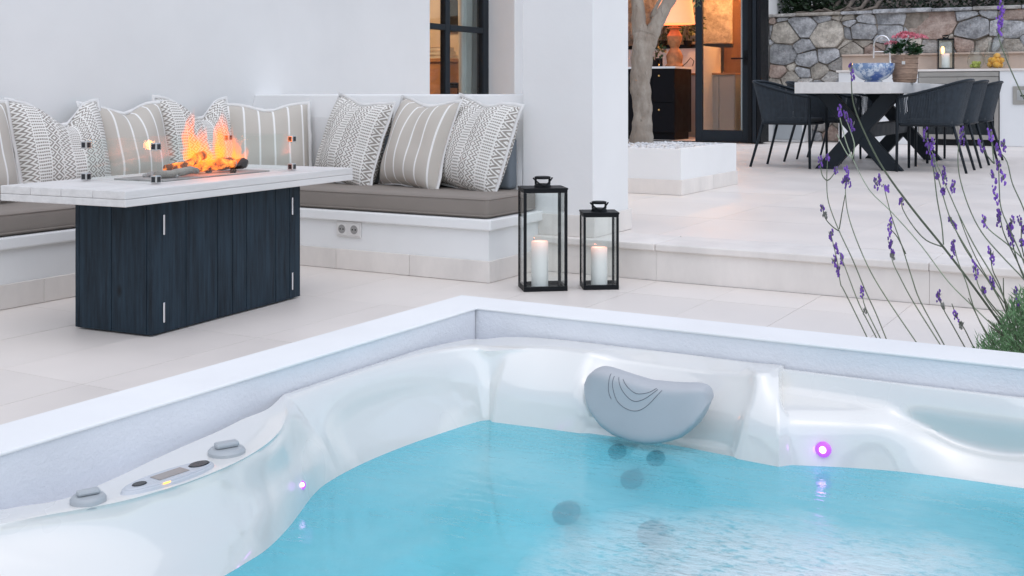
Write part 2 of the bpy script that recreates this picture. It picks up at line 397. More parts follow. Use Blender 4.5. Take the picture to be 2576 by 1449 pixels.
wf = t.n('ShaderNodeBsdfDiffuse'); wf.inputs[0].default_value = (.88, .93, .94, 1); t.put(wf.inputs[2], nm)
body = t.mixs(t.math('MULTIPLY', foam, .92), body, wf.outputs[0])
gl = t.n('ShaderNodeBsdfGlossy'); gl.inputs['Roughness'].default_value = .09; t.put(gl.inputs['Normal'], nm)
M['water'] = t.end(t.mixs(schlick(t, .02, nm), body, gl.outputs[0]))
# warm interior finishes
M['room'] = mat('room_wall', (.62, .56, .50), .8, .03, 2)
M['warm_wood'] = mat('warm_wood', (.42, .22, .10), .55, .2, 6, .2, 40, stretch=(1, 1, .2))
M['green_lacquer'] = mat('pale_green_front', (.30, .36, .24), .4, .06, 3)
M['curtain'] = mat('linen_curtain', (.66, .65, .62), .95, .05, 10, .2, 200)
M['fridge_glass'] = mat('dark_fridge_glass', (.02, .025, .028), .08, .2, 3)
M['paper'] = mat('paper_book', (.62, .52, .45), .8, .1, 10)
M['lemon'] = mat('lemon', (.75, .36, .02), .45, .15, 30, .2, 150)
M['lime'] = mat('lime', (.36, .40, .05), .45, .15, 30, .2, 150)
def point(name, loc, power, col, rad=.04):
    l = bpy.data.objects.new(name, bpy.data.lights.new(name, 'POINT')); link(l); l.location = loc
    l.data.energy = power; l.data.color = col; l.data.shadow_soft_size = rad; return l
#MARK_GEOMETRY
# ================================================================== the setting
TZ = .164                                  # upper terrace level
STEP = 4.70
PX0, PX1, PY0, PY1 = -2.22, .46, .85, 3.482      # curb outline
IX0, IX1, IY0, IY1 = -2.045, .265, 1.03, 3.303   # pit opening
g = MB(); B = 160.
gx = [-B, PX0 + .05, PX1 - .05, B]; gy = [-B, PY0 + .05, PY1 - .05, B]
for i in range(3):
    for j in range(3):
        if i == 1 and j == 1: continue
        g.add([(gx[i], gy[j], -.02), (gx[i + 1], gy[j], -.02), (gx[i + 1], gy[j + 1], -.02), (gx[i], gy[j + 1], -.02)], [(0, 1, 2, 3)])
tag(part('ground', g, M['ground']), 'bare gravelly ground under and around the terraces', kind='structure')
# lower terrace: joint bed, then a tile for every cell
lt = part('lower_terrace', MB(), None); tag(lt, 'lower terrace paved with pale porcelain tiles', kind='structure')
bed = MB(); LX0, LX1, LY0 = -4.42, 3.0, -2.0
for (x0, x1, y0, y1) in ((LX0, PX0 + .02, LY0, STEP), (PX1 - .02, LX1, LY0, STEP), (PX0 + .02, PX1 - .02, LY0, PY0 + .02), (PX0 + .02, PX1 - .02, PY1 - .02, STEP)):
    bed.box(x0, x1, y0, y1, -.015, -.004)
part('joint_bed', bed, M['joint'], lt)
def tiles(parent, x0, x1, y0, y1, tw, tl, ox, oy, z, name='tile', hole=None, stag=False):
    cache = {}; gap = .0009
    i0 = math.floor((x0 - ox) / tw); i1 = math.ceil((x1 - ox) / tw)
    for i in range(i0, i1):
        oyy = oy + (tl / 2 if (stag and i % 2) else 0)
        for j in range(math.floor((y0 - oyy) / tl), math.ceil((y1 - oyy) / tl)):
            a, b = max(x0, ox + i * tw), min(x1, ox + (i + 1) * tw); c, d = max(y0, oyy + j * tl), min(y1, oyy + (j + 1) * tl)
            if b - a < .02 or d - c < .02: continue
            rects = [(a, b, c, d)]
            if hole and a < hole[1] and b > hole[0] and c < hole[3] and d > hole[2]:
                rects = []
                if a < hole[0]: rects.append((a, hole[0], c, d))
                if b > hole[1]: rects.append((hole[1], b, c, d))
                m0, m1 = max(a, hole[0]), min(b, hole[1])
                if c < hole[2]: rects.append((m0, m1, c, hole[2]))
                if d > hole[3]: rects.append((m0, m1, hole[3], d))
            for (a, b, c, d) in rects:
                if b - a < .02 or d - c < .02: continue
                key = (round(b - a, 3), round(d - c, 3))
                if key not in cache:
                    w, l = (b - a) / 2 - gap, (d - c) / 2 - gap
                    cache[key] = BX(-w, w, -l, l, -.006, 0).mesh(name); cache[key].materials.append(M['tile'])
                o = bpy.data.objects.new(name, cache[key]); link(o, parent); o.location = ((a + b) / 2, (c + d) / 2, z + random.uniform(-.0004, .0004))
tiles(lt, LX0, 1.2, .2, STEP - .003, .358, .716, -1.248, 4.355, 0, hole=(PX0 + .001, PX1 - .001, PY0 + .001, PY1 - .001))
# upper terrace with riser slabs and nosing slabs
ut = part('upper_terrace', MB(), None); tag(ut, 'upper terrace of pale tiles one step higher, under the dining table', kind='structure')
part('terrace_bed', MB().box(-14, 6, STEP + .02, 19.5, -.015, TZ - .008), M['joint'], ut)
tiles(ut, -4.42, 2.2, STEP + .30, 15.7, .80, .80, -1.3, STEP + .30, TZ, 'tile')
x = -2.60; k = 0
while x < 2.2:
    w = 1.15 if k else .62
    part('nosing_slab', BX(x + .0006, x + w - .0006, STEP - .018, STEP + .2985, TZ - .032, TZ + .0006), M['stone_trim'], ut, bevel=.006)
    part('riser_slab', BX(x + .0006, x + w - .0006, STEP, STEP + .0195, .0006, TZ - .0325), M['stone_trim'], ut)
    x += w; k += 1
# ------------------------------------------------------------------ house with the recessed window
WX = -4.42; RV = .234
hs_ = thing('house', 'white rendered house wall with a dark framed window behind the bench', 'house', (WX, 6, 0))
w = MB(); wy0, wy1, wz0, wz1 = 6.535, 7.70, .30, 2.45; ZT = 3.3
w.box(WX - .30, WX, -3, wy0, 0, ZT); w.box(WX - .30, WX, wy1, 9.4, 0, ZT); w.box(WX - .30, WX, wy0, wy1, 0, wz0); w.box(WX - .30, WX, wy0, wy1, wz1, ZT)
part('wall', w, M['plaster'], hs_, world=True, bevel=.008)
rm = MB(); X1 = -8.2
rm.box(X1 - .1, X1, 4.6, 9.4, 0, ZT); rm.box(X1, WX - .30, 4.6, 4.7, 0, ZT); rm.box(X1, WX - .30, 9.3, 9.4, 0, ZT); rm.box(X1, WX - .30, 4.7, 9.3, ZT - .1, ZT)
part('room_wall', rm, M['room'], hs_, world=True)
part('room_floor', BX(X1, WX - .3, 4.7, 9.3, .1, .164), M['warm_wood'], hs_, world=True)
part('roof', BX(X1 - .3, WX + .0, -3.2, 9.6, ZT + .002, ZT + .15), M['plaster'], hs_, world=True)
wn = part('window', MB(), None, hs_, world=True); gxp = WX - RV; OFF[wn.name] = OFF[hs_.name]
def frame_box(y0, y1, z0, z1, d=.05): return BX(gxp - d, gxp, y0, y1, z0, z1)
ym = onX(1127, 100, gxp).y; yr = onX(1230, 100, gxp).y
part('window_frame', frame_box(wy1 - .085, wy1, wz0, wz1, .06), M['dark_frame'], wn, world=True, bevel=.006)
part('window_frame', frame_box(wy0, wy0 + .06, wz0, wz1, .06), M['dark_frame'], wn, world=True, bevel=.006)
part('window_frame', frame_box(wy0 + .06, wy1 - .085, wz0, wz0 + .07, .06), M['dark_frame'], wn, world=True, bevel=.006)
part('window_frame', frame_box(wy0 + .06, wy1 - .085, wz1 - .07, wz1, .06), M['dark_frame'], wn, world=True, bevel=.006)
part('mullion', frame_box(ym - .032, ym + .032, wz0 + .07, wz1 - .07, .05), M['dark_frame'], wn, world=True, bevel=.005)
zm = onX(1160, 72, gxp).z
part('glazing_bar', frame_box(wy0 + .06, ym - .033, zm - .022, zm + .022, .04), M['dark_frame'], wn, world=True, bevel=.004)
part('glazing_bar', frame_box(ym + .033, wy1 - .086, zm - .022, zm + .022, .04), M['dark_frame'], wn, world=True, bevel=.004)
for (a, b) in ((wy0 + .05, ym - .02), (ym + .02, wy1 - .075)):
    for (c, d) in ((wz0 + .06, zm - .012), (zm + .012, wz1 - .06)):
        part('pane', BX(gxp - .028, gxp - .022, a, b, c, d), M['window_glass'], wn, world=True)
# things seen inside the window
cx_ = gxp - .16; cy0_ = onX(1153, 150, cx_).y
t_ = thing('curtain', 'off white linen curtain hanging inside the dark framed window', 'curtain', (cx_, 7.6, .2))
rows = []
for z in (.2, 1.0, 1.8, 2.4):
    rows.append([(cx_ + .035 * math.sin(k * 1.35) + .012 * math.sin(k * .5 + z), cy0_ + .0145 * k * (1 + .05 * (z - 1)), z) for k in range(44)])
cu = part('cloth', MB().grid(rows), M['curtain'], t_, world=True, smooth=True); cu.modifiers.new('solid', 'SOLIDIFY').thickness = .004
part('rod', MB().tube([(cx_, 6.5, 2.42), (cx_, 8.1, 2.42)], .012), M['dark_frame'], t_, world=True)
dr = thing('dresser', 'orange brown wooden dresser seen through the house window', 'dresser', (-6.25, 9.05, .164))
part('carcass', BX(-6.9, -5.84, 8.86, 9.28, .23, 1.12), M['warm_wood'], dr, world=True, bevel=.01)
part('top', BX(-6.93, -5.81, 8.83, 9.29, 1.121, 1.155), M['warm_wood'], dr, world=True, bevel=.006)
for k in range(4): part('drawer', BX(-6.88 + (k % 2) * .52, -6.38 + (k % 2) * .52, 8.842, 8.8595, .26 + (k // 2) * .43, .67 + (k // 2) * .43), M['warm_wood'], dr, world=True, bevel=.006)
for k in range(4): part('foot', BX(-6.88 + (k % 2) * .97, -6.82 + (k % 2) * .97, 8.87 + (k // 2) * .33, 8.93 + (k // 2) * .33, .165, .229), M['warm_wood'], dr, world=True)
for k, (z, m, wd) in enumerate(((1.156, 'paper', .26), (1.192, 'curtain', .23), (1.228, 'paper', .2))):
    b = thing('book', ['thick cream book at the bottom of the pile on the dresser', 'pale grey book in the middle of the pile on the dresser', 'small cream book on top of the pile on the dresser'][k], 'book', (-5.97, 9.0, z), .1 * k)
    part('cover', BX(-wd / 2, wd / 2, -.1, .1, 0, .005).box(-wd / 2, wd / 2, -.1, .1, .030, .035), M[m], b); part('pages', BX(-wd / 2 + .006, wd / 2 - .006, -.095, .097, .0055, .0295), M['curtain'], b)
tp = thing('wall_hanging', 'dark patterned wall hanging seen at the top of the window', 'wall hanging', (-6.0, 9.28, 1.4))
part('cloth', BX(-6.12, -5.86, 9.275, 9.295, 1.42, 2.4), M['char'], tp, world=True)
part('batten', BX(-6.16, -5.82, 9.262, 9.295, 2.4, 2.44), M['warm_wood'], tp, world=True)
st_ = thing('stool', 'small dark stool beside the dresser behind the window', 'stool', (-5.66, 8.9, .164))
part('seat', BX(-5.78, -5.55, 8.78, 9.02, .88, .93), M['black_lacquer'], st_, world=True, bevel=.01)
for k in range(4): part('leg', BX(-5.775 + (k % 2) * .19, -5.745 + (k % 2) * .19, 8.785 + (k // 2) * .2, 8.815 + (k // 2) * .2, .165, .8795), M['black_lacquer'], st_, world=True)
dl = thing('ceiling_downlight', 'warm ceiling downlight inside the room behind the window', 'light', (-6.2, 7.4, ZT - .1))
part('rim', MB().lathe([(.07, -.012), (.075, -.006), (.075, -.001)], 20, (-6.2, 7.4, ZT - .1)), M['steel'], dl, world=True)
part('lens', MB().lathe([(.055, -.018), (.06, -.013)], 20, (-6.2, 7.4, ZT - .1)), M['downlight'], dl, world=True)
point('room_light', (-6.2, 7.4, ZT - .22), 115, (1, .62, .34), .06)
# ------------------------------------------------------------------ pillar
pl = thing('pillar', 'square white plaster pillar standing at the edge of the step', 'pillar', (-2.49, 4.94, TZ))
part('shaft', BX(-2.68, -2.306, 4.74, 5.13, TZ + .0005, 3.6), M['plaster'], pl, world=True, bevel=.006)
sk = .012
for (a, b, c, d) in ((-2.588, -2.306 + sk, 4.74 - sk, 4.7385), (-2.3045, -2.306 + sk, 4.74, 5.13 + sk), (-2.588, -2.306, 5.1315, 5.13 + sk)):
    part('skirting', BX(a, b, c, d, TZ + .001, TZ + .10), M['stone_trim'], pl, world=True, bevel=.002)
# ------------------------------------------------------------------ L shaped bench
bn = thing('built_in_bench', 'L shaped white masonry bench along the house wall and beside the pillar', 'bench', (-3.4, 4.5, 0))
FX, FY, EX = -3.875, 4.28, -2.588
b1 = MB().box(WX + .001, FX, .6, FY, .0005, .228).box(WX + .001, EX, FY, 4.7295, .0005, .228)
part('base', b1, M['plaster'], bn, world=True)
part('ledge', BX(WX + .001, FX + .022, .6, FY - .022, .2285, .275), M['plaster'], bn, world=True, bevel=.006)
part('ledge', BX(WX + .001, EX + .022, FY - .0215, 4.7395, .2285, .275), M['plaster'], bn, world=True, bevel=.006)
y = .6
for k in range(5):
    part('skirting', BX(FX + .0005, FX + .012, y + .001, min(y + .80, FY) - .001, .001, .095), M['stone_trim'], bn, world=True, bevel=.002); y += .80
    if y >= FY - .05: break
x = FX + .013
for wd in (.44, .42, .44):
    x1 = min(x + wd, EX + .012); part('skirting', BX(x + .001, x1 - .001, FY - .012, FY - .0005, .001, .095), M['stone_trim'], bn, world=True, bevel=.002); x = x1
part('skirting', BX(EX + .0005, EX + .012, FY + .001, STEP - .001, .001, .095), M['stone_trim'], bn, world=True, bevel=.002)
bk = MB(); prof = [(4.735, .2755), (4.742, .42), (4.77, .70), (4.80, .815), (4.83, .822), (5.02, .822), (5.02, .2755)]
n = len(prof); vs = [(xx, py, pz) for xx in (WX + .001, -2.682) for (py, pz) in prof]
bk.add(vs, [tuple(range(n)), tuple(range(n, 2 * n))[::-1]] + [(i, n + i, n + (i + 1) % n, (i + 1) % n) for i in range(n)])
part('backrest', bk, M['plaster'], bn, world=True)
def soft_box(name, x0, x1, y0, y1, z0, z1, m, parent, r=.028, sag=.004):
    bm = bmesh.new(); bmesh.ops.create_cube(bm, size=1)
    for v in bm.verts: v.co = Vector((x0 + (v.co.x + .5) * (x1 - x0), y0 + (v.co.y + .5) * (y1 - y0), z0 + (v.co.z + .5) * (z1 - z0)))
    bmesh.ops.bevel(bm, geom=bm.edges[:], offset=r, segments=4, profile=.6, affect='EDGES')
    me = bpy.data.meshes.new(name)
    off = OFF.get(parent.name) if parent else None
    if off: bmesh.ops.translate(bm, vec=-off, verts=bm.verts)
    bm.to_mesh(me); bm.free()
    o = bpy.data.objects.new(name, me); link(o, parent); me.materials.append(m); fin(o, 'auto')
    if parent and parent.name in OFF: OFF[o.name] = OFF[parent.name]
    return o
def piping(name, x0, x1, y0, y1, z, m, parent, r=.004, c=.02):
    pts = []
    for (cx, cy, a0) in ((x1 - c, y1 - c, 0), (x0 + c, y1 - c, 90), (x0 + c, y0 + c, 180), (x1 - c, y0 + c, 270)):
        for q in range(4): pts.append((cx + c * math.cos(R(a0 + q * 30)), cy + c * math.sin(R(a0 + q * 30)), z))
    return part(name, MB().tube(pts, r, 6, closed=True), m, parent, world=True, smooth=True)
SZ = .372
c1 = thing('seat_cushion', 'long taupe seat cushion on the short bench beside the pillar', 'cushion', (-3.2, 4.5, .276))
soft_box('cover', FX + .015, EX - .005, FY + .0, 4.728, .2765, SZ, M['cushion'], c1); piping('piping', FX + .017, EX - .007, FY + .002, 4.726, SZ - .012, M['cushion'], c1)
piping('piping', FX + .017, EX - .007, FY + .002, 4.726, .2885, M['cushion'], c1)
c2 = thing('seat_cushion', 'taupe seat cushion on the bench along the house wall, behind the fire table', 'cushion', (-4.1, 3.0, .276))
soft_box('cover', WX + .01, FX + .006, .62, 4.727, .2765, SZ, M['cushion'], c2); piping('piping', WX + .012, FX + .004, .622, 4.725, SZ - .012, M['cushion'], c2)
piping('piping', WX + .012, FX + .004, .622, 4.725, .2885, M['cushion'], c2)
c3 = thing('back_cushion', 'grey upright back cushion behind the pillows next to the pillar', 'cushion', (-3.05, 4.70, SZ))
soft_box('cover', -3.46, -2.70, 4.662, 4.733, SZ + .001, .615, M['back_pad'], c3, .022); piping('piping', -3.458, -2.702, 4.664, 4.731, .600, M['back_pad'], c3, .003, .015)
# wall socket
so = thing('wall_socket', 'double white wall socket on the front of the short bench', 'socket', (-3.35, 4.279, .19))
part('frame', BX(-3.421, -3.279, 4.270, 4.2795, .153, .226), M['socket'], so, world=True, bevel=.003)
for cx in (-3.386, -3.314):
    Mx = Matrix.Translation((cx, 4.2695, .1895)) @ Matrix.Rotation(R(90), 4, 'X')
    o = part('outlet', MB().box(cx - .028, cx + .028, 4.2665, 4.2698, .162, .217), M['socket'], so, world=True, bevel=.002)
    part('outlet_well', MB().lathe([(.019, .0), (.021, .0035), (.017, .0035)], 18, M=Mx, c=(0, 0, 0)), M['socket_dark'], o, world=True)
    for dx in (-.0085, .0085): part('contact_hole', MB().lathe([(.0035, .0), (.0035, .005)], 8, M=Mx @ Matrix.Translation((dx, 0, 0))), M['panel_dark'], o, world=True)
# ------------------------------------------------------------------ throw pillows
def pillow_mesh(w, h, T, chop=0, chopx=0., seed=0):
    rnd = random.Random(seed); N = 22; me = bpy.data.meshes.new('pillow'); vs = []; fs = []; uvs = []
    ph = [rnd.uniform(0, 6) for _ in range(6)]
    def P(u, v, side):
        t = max(0., (1 - abs(u) ** 2.6) * (1 - abs(v) ** 2.6)) ** .52 * T
        px = u * w / 2 * (1 - .055 * (1 - v * v) * abs(u) ** 2 + .02 * math.sin(3 * v + ph[0]) * abs(u) ** 4)
        pz = v * h / 2 * (1 - .055 * (1 - u * u) * abs(v) ** 2 + .02 * math.sin(3 * u + ph[1]) * abs(v) ** 4)
        if v < -.1: t *= 1 + .18 * min(1, (-v - .1))
        d = chop * math.exp(-((u - chopx) / .38) ** 2) * max(0., (v + .35) / 1.35) ** 1.6
        pz -= d; t *= 1 - .25 * (d / max(chop, 1e-6) if chop else 0)
        t *= 1 + .05 * math.sin(5 * u + ph[2]) * math.sin(4 * v + ph[3])
        return Vector((px, side * t + .006 * math.sin(4 * u + ph[4]) , pz + h / 2))
    for side in (-1, 1):
        o = len(vs)
        for j in range(N + 1):
            for i in range(N + 1):
                u, v = -1 + 2 * i / N, -1 + 2 * j / N; vs.append(P(u, v, side)); uvs.append(((u + 1) / 2, (v + 1) / 2))
        for j in range(N):
            for i in range(N):
                q = (o + j * (N + 1) + i, o + j * (N + 1) + i + 1, o + (j + 1) * (N + 1) + i + 1, o + (j + 1) * (N + 1) + i)
                fs.append(q if side < 0 else q[::-1])
    me.from_pydata(vs, [], fs); ul = me.uv_layers.new(name='UVMap')
    for l in me.loops: ul.data[l.index].uv = uvs[l.vertex_index]
    me.update()
    # flange round the seam
    fl = MB(); ring = []
    M_ = 40
    for s_, (a, b) in enumerate((((-1, -1), (1, -1)), ((1, -1), (1, 1)), ((1, 1), (-1, 1)), ((-1, 1), (-1, -1)))):
        for k in range(M_ // 4):
            f = k / (M_ // 4); ring.append((a[0] + (b[0] - a[0]) * f, a[1] + (b[1] - a[1]) * f))
    inn = [P(u * .985, v * .985, 0) for (u, v) in ring]; out = []
    cen = Vector((0, 0, h / 2))
    for (u, v), p in zip(ring, inn):
        d = (p - cen); d.y = 0; d.normalize(); out.append(p + Vector((u * .018 + .002 * rnd.uniform(-1, 1), rnd.uniform(-.005, .005), (v * .018 if v > 0 else v * .008) + .002 * rnd.uniform(-1, 1))))
    fl.grid([inn, out], closed=True)
    return me, fl
PIL = [  # centre-bottom x, y, yaw of the face (0 = faces -Y), lean, roll, width, height, kind, chop, label
    (-4.20, 2.92, 90, 15, 0, .47, .44, 'stripe', .03, 'striped throw pillow cut off by the left edge of the photo'),
    (-4.20, 3.395, 88, 15, 0, .47, .445, 'print', .11, 'block print throw pillow with a deep dent, nearest the left edge of the photo'),
    (-4.23, 3.79, 86, 14, 0, .45, .43, 'stripe', .045, 'striped throw pillow behind the left end of the glass fire guard'),
    (-4.22, 4.22, 84, 13, 0, .46, .455, 'print', .11, 'block print throw pillow with a dented top directly behind the flames'),
    (-4.06, 4.50, 48, 15, 0, .46, .425, 'stripe', .035, 'striped throw pillow in the corner where the two benches meet'),
    (-3.665, 4.60, -12, 17, 6, .44, .455, 'print', .02, 'block print throw pillow tilted beside the corner, left of three on the short bench'),
    (-3.245, 4.595, -14, 17, 3.5, .43, .45, 'stripe', .02, 'striped throw pillow between two block print pillows on the short bench'),
    (-2.935, 4.61, -14, 17, 7, .43, .455, 'print', .03, 'block print throw pillow next to the white pillar'),
]
for i, (x, y, yaw, lean, roll, sz, szh, kd, chop, lb) in enumerate(PIL):
    t_ = thing('throw_pillow', lb, 'pillow', (x, y, SZ - .012), 0, 'throw pillows on the bench')
    t_.rotation_mode = 'QUATERNION'
    t_.rotation_quaternion = (Matrix.Rotation(R(yaw), 3, 'Z') @ Matrix.Rotation(R(-lean), 3, 'X') @ Matrix.Rotation(R(roll), 3, 'Y')).to_quaternion()
    me, fl = pillow_mesh(sz, szh, (.10 if kd == 'stripe' else .105), chop, random.uniform(-.1, .1), i)
    o = bpy.data.objects.new('cover', me); link(o, t_); me.materials.append(M[kd]); fin(o, True)
    f = part('edging', fl, M['flange'], t_, smooth=True); f.modifiers.new('solid', 'SOLIDIFY').thickness = .004
# ------------------------------------------------------------------ fire table
ft = thing('fire_table', 'fire table with whitewashed board top on a blue black plank base', 'fire table', (-3.20, 3.155, 0), R(4.6))
bw, bl, bh = .3475, .847, .4625
core = BX(-bw / 2 + .02, bw / 2 - .02, -bl / 2 + .02, bl / 2 - .02, .012, bh - .001); part('carcass', core, M['black_metal'], ft)
def plank_face(a, b, fixed, axis, side, cuts):
    for p, q in zip(cuts, cuts[1:]):
        lo, hi = p + .0012, q - .0012
        m_ = BX(fixed - .0195, fixed, lo, hi, .006, bh - .0005) if axis == 'x' and side > 0 else BX(fixed, fixed + .0195, lo, hi, .006, bh - .0005) if axis == 'x' else BX(lo, hi, fixed, fixed + .0195, .006, bh - .0005) if side < 0 else BX(lo, hi, fixed - .0195, fixed, .006, bh - .0005)
        part('plank', m_, M['plank'], ft, bevel=.0022)
lc = [-bl / 2 + bl * e for e in (0, .204, .401, .502, .597, .808, .915, 1)]
ec = [-bw / 2 + .02, -.005, bw / 2 - .02]
plank_face(0, 0, bw / 2, 'x', 1, lc); plank_face(0, 0, -bw / 2, 'x', -1, lc)
plank_face(0, 0, -bl / 2, 'y', -1, ec); plank_face(0, 0, bl / 2, 'y', 1, ec)
for (yy, zz) in ((-.365, .375), (-.365, .075), (.365, .375), (.365, .075)):
    part('handle', BX(bw / 2 + .0005, bw / 2 + .006, yy - .004, yy + .004, zz - .035, zz + .035), M['chrome'], ft, bevel=.002)
sw, sl = .555, 1.30; s0 = bh + .0005
part('lower_board', BX(-sw / 2, sw / 2, -sl / 2, sl / 2, s0, s0 + .024), M['slab'], ft, bevel=.003)
for k in range(4):
    part('top_board', BX(-sw / 2 + k * sw / 4 + .0008, -sw / 2 + (k + 1) * sw / 4 - .0008, -sl / 2, sl / 2, s0 + .0245, s0 + .0515), M['slab'], ft, bevel=.003)
TT = s0 + .0515
part('burner_tray', BX(-.115, .115, -.30, .30, TT + .0003, TT + .006), M['tray'], ft, bevel=.002)
g2 = .157
GX, GY0, GY1 = .158, -.235, .525
GY0, GY1 = -.385, .385
GX = .16
gl_z0, gl_z1 = TT + .006, TT + .148
for (a, b, c, d) in ((GX - .003, GX + .003, GY0 + .008, GY1 - .008), (-GX - .003, -GX + .003, GY0 + .008, GY1 - .008), (-GX + .008, GX - .008, GY0 - .003, GY0 + .003), (-GX + .008, GX - .008, GY1 - .003, GY1 + .003)):
    part('glass_panel', BX(a, b, c, d, gl_z0, gl_z1), M['glass'], ft)
for sx_ in (-1, 1):
    for sy in (GY0, GY1):
        for zc in (TT + .0165, TT + .128):
            cl = part('corner_clip', BX(sx_ * GX - .013, sx_ * GX + .013, sy - .013, sy + .013, zc - .013, zc + .013), M['steel'], ft, bevel=.003)
            part('clip_pad', BX(sx_ * GX - .0138, sx_ * GX + .0138, sy - .008, sy + .008, zc - .009, zc + .009).box(sx_ * GX - .008, sx_ * GX + .008, sy - .0138, sy + .0138, zc - .009, zc + .009), M['panel_dark'], cl)
# logs and flames, placed in the table frame
FM = Matrix.Translation((-3.20, 3.155, 0)) @ Matrix.Rotation(R(4.6), 4, 'Z')
def log(label, a, b, r0, r1, m, seed):
    rn = random.Random(seed); a, b = FM @ Vector(a), FM @ Vector(b); n = 7
    path = [a.lerp(b, k / (n - 1)) + Vector((rn.uniform(-.006, .006), rn.uniform(-.006, .006), rn.uniform(-.003, .005))) for k in range(n)]
    rad = [(r0 + (r1 - r0) * k / (n - 1)) * rn.uniform(.85, 1.12) * (.75 if k in (0, n - 1) else 1) for k in range(n)]
    t_ = thing('log', label, 'log', tuple(path[0]), 0, 'ceramic logs in the fire')
    part('wood', MB().tube(path, rad, 9), m, t_, world=True, smooth=True)
    part('cut_end', MB().tube([path[-1], path[-1] + (path[-1] - path[-2]).normalized() * .004], rad[-1] * .9, 9), M['log_pale'], t_, world=True)
zl = TT + .006
log('pale grey log lying at the front of the fire tray', (.05, -.27, zl + .013), (.075, -.08, zl + .022), .013, .017, M['log_pale'], 1)
log('glowing orange log slanting up to the left in the fire', (.06, -.14, zl + .03), (-.01, .06, zl + .075), .014, .018, M['ember'], 2)
log('burning dark log across the middle of the fire', (-.06, -.10, zl + .024), (.05, .16, zl + .03), .022, .024, M['ember'], 3)
log('charred black log at the far end of the fire', (-.02, .16, zl + .03), (.03, .26, zl + .024), .020, .023, M['char'], 4)
log('thin burnt log lying at the back of the fire tray', (-.08, -.05, zl + .018), (-.07, .22, zl + .02), .016, .018, M['log'], 5)
for k in range(9):
    yy = random.uniform(-.22, .26); xx = random.uniform(-.09, .09); rr_ = random.uniform(.010, .018)
    p = FM @ Vector((xx, yy, zl + rr_ * .55)); e = MB().blob(p, (rr_, rr_ * 1.2, rr_ * .7), 7, 4, .2)
    e.v = [v for v in e.v]
    tag(part('fire_stone', e, M['tray'] if k % 2 else M['log'], smooth=False), 'small lava stone lying in the fire tray among the logs', 'stone', 'lava stones in the fire tray')
fl = thing('gas_fire', 'bright orange gas flames rising from the logs on the fire table', 'fire', tuple(FM @ Vector((0, .05, zl + .02))))
TONG = [(.03, -.05, .17, .030, -.05), (.02, -.02, .235, .034, -.03), (.0, .01, .17, .030, .02), (.04, .02, .12, .022, .03), (.0, .07, .11, .024, -.02), (.03, .10, .15, .026, .02), (.0, .14, .21, .034, .02), (-.02, .17, .23, .032, -.01), (-.04, .12, .16, .028, -.03), (.05, .07, .10, .017, 0), (.01, .22, .11, .022, .03), (-.05, .03, .12, .024, .0), (.05, .16, .13, .022, .03), (.04, .05, .08, .018, -.02), (.0, .19, .16, .024, .03), (.04, -.08, .09, .018, -.02), (.02, .25, .08, .017, .02)]
for k, (xx, yy, hh, rr_, dr_) in enumerate(TONG):
    base = FM @ Vector((xx, yy, zl + .022)); rn = random.Random(40 + k); n = 9; path = []; rad = []
    p1, p2 = rn.uniform(0, 6), rn.uniform(0, 6)
    for q in range(n):
        f = q / (n - 1)
        path.append(base + Vector((.014 * f * math.sin(5 * f + p1), dr_ * f + .016 * f * math.sin(6 * f + p2), hh * f)))
        rad.append(max(.0015, rr_ * (math.sin(PI * min(1, f * .9 + .1)) ** .8) * (1 - .45 * f) * rn.uniform(.8, 1.15)))
    part('flame', MB().tube(path, rad, 10), M['flame'], fl, world=True, smooth=True)
point('fire_glow', tuple(FM @ Vector((.0, .10, zl + .10))), 0.45, (1, .36, .08), .02)
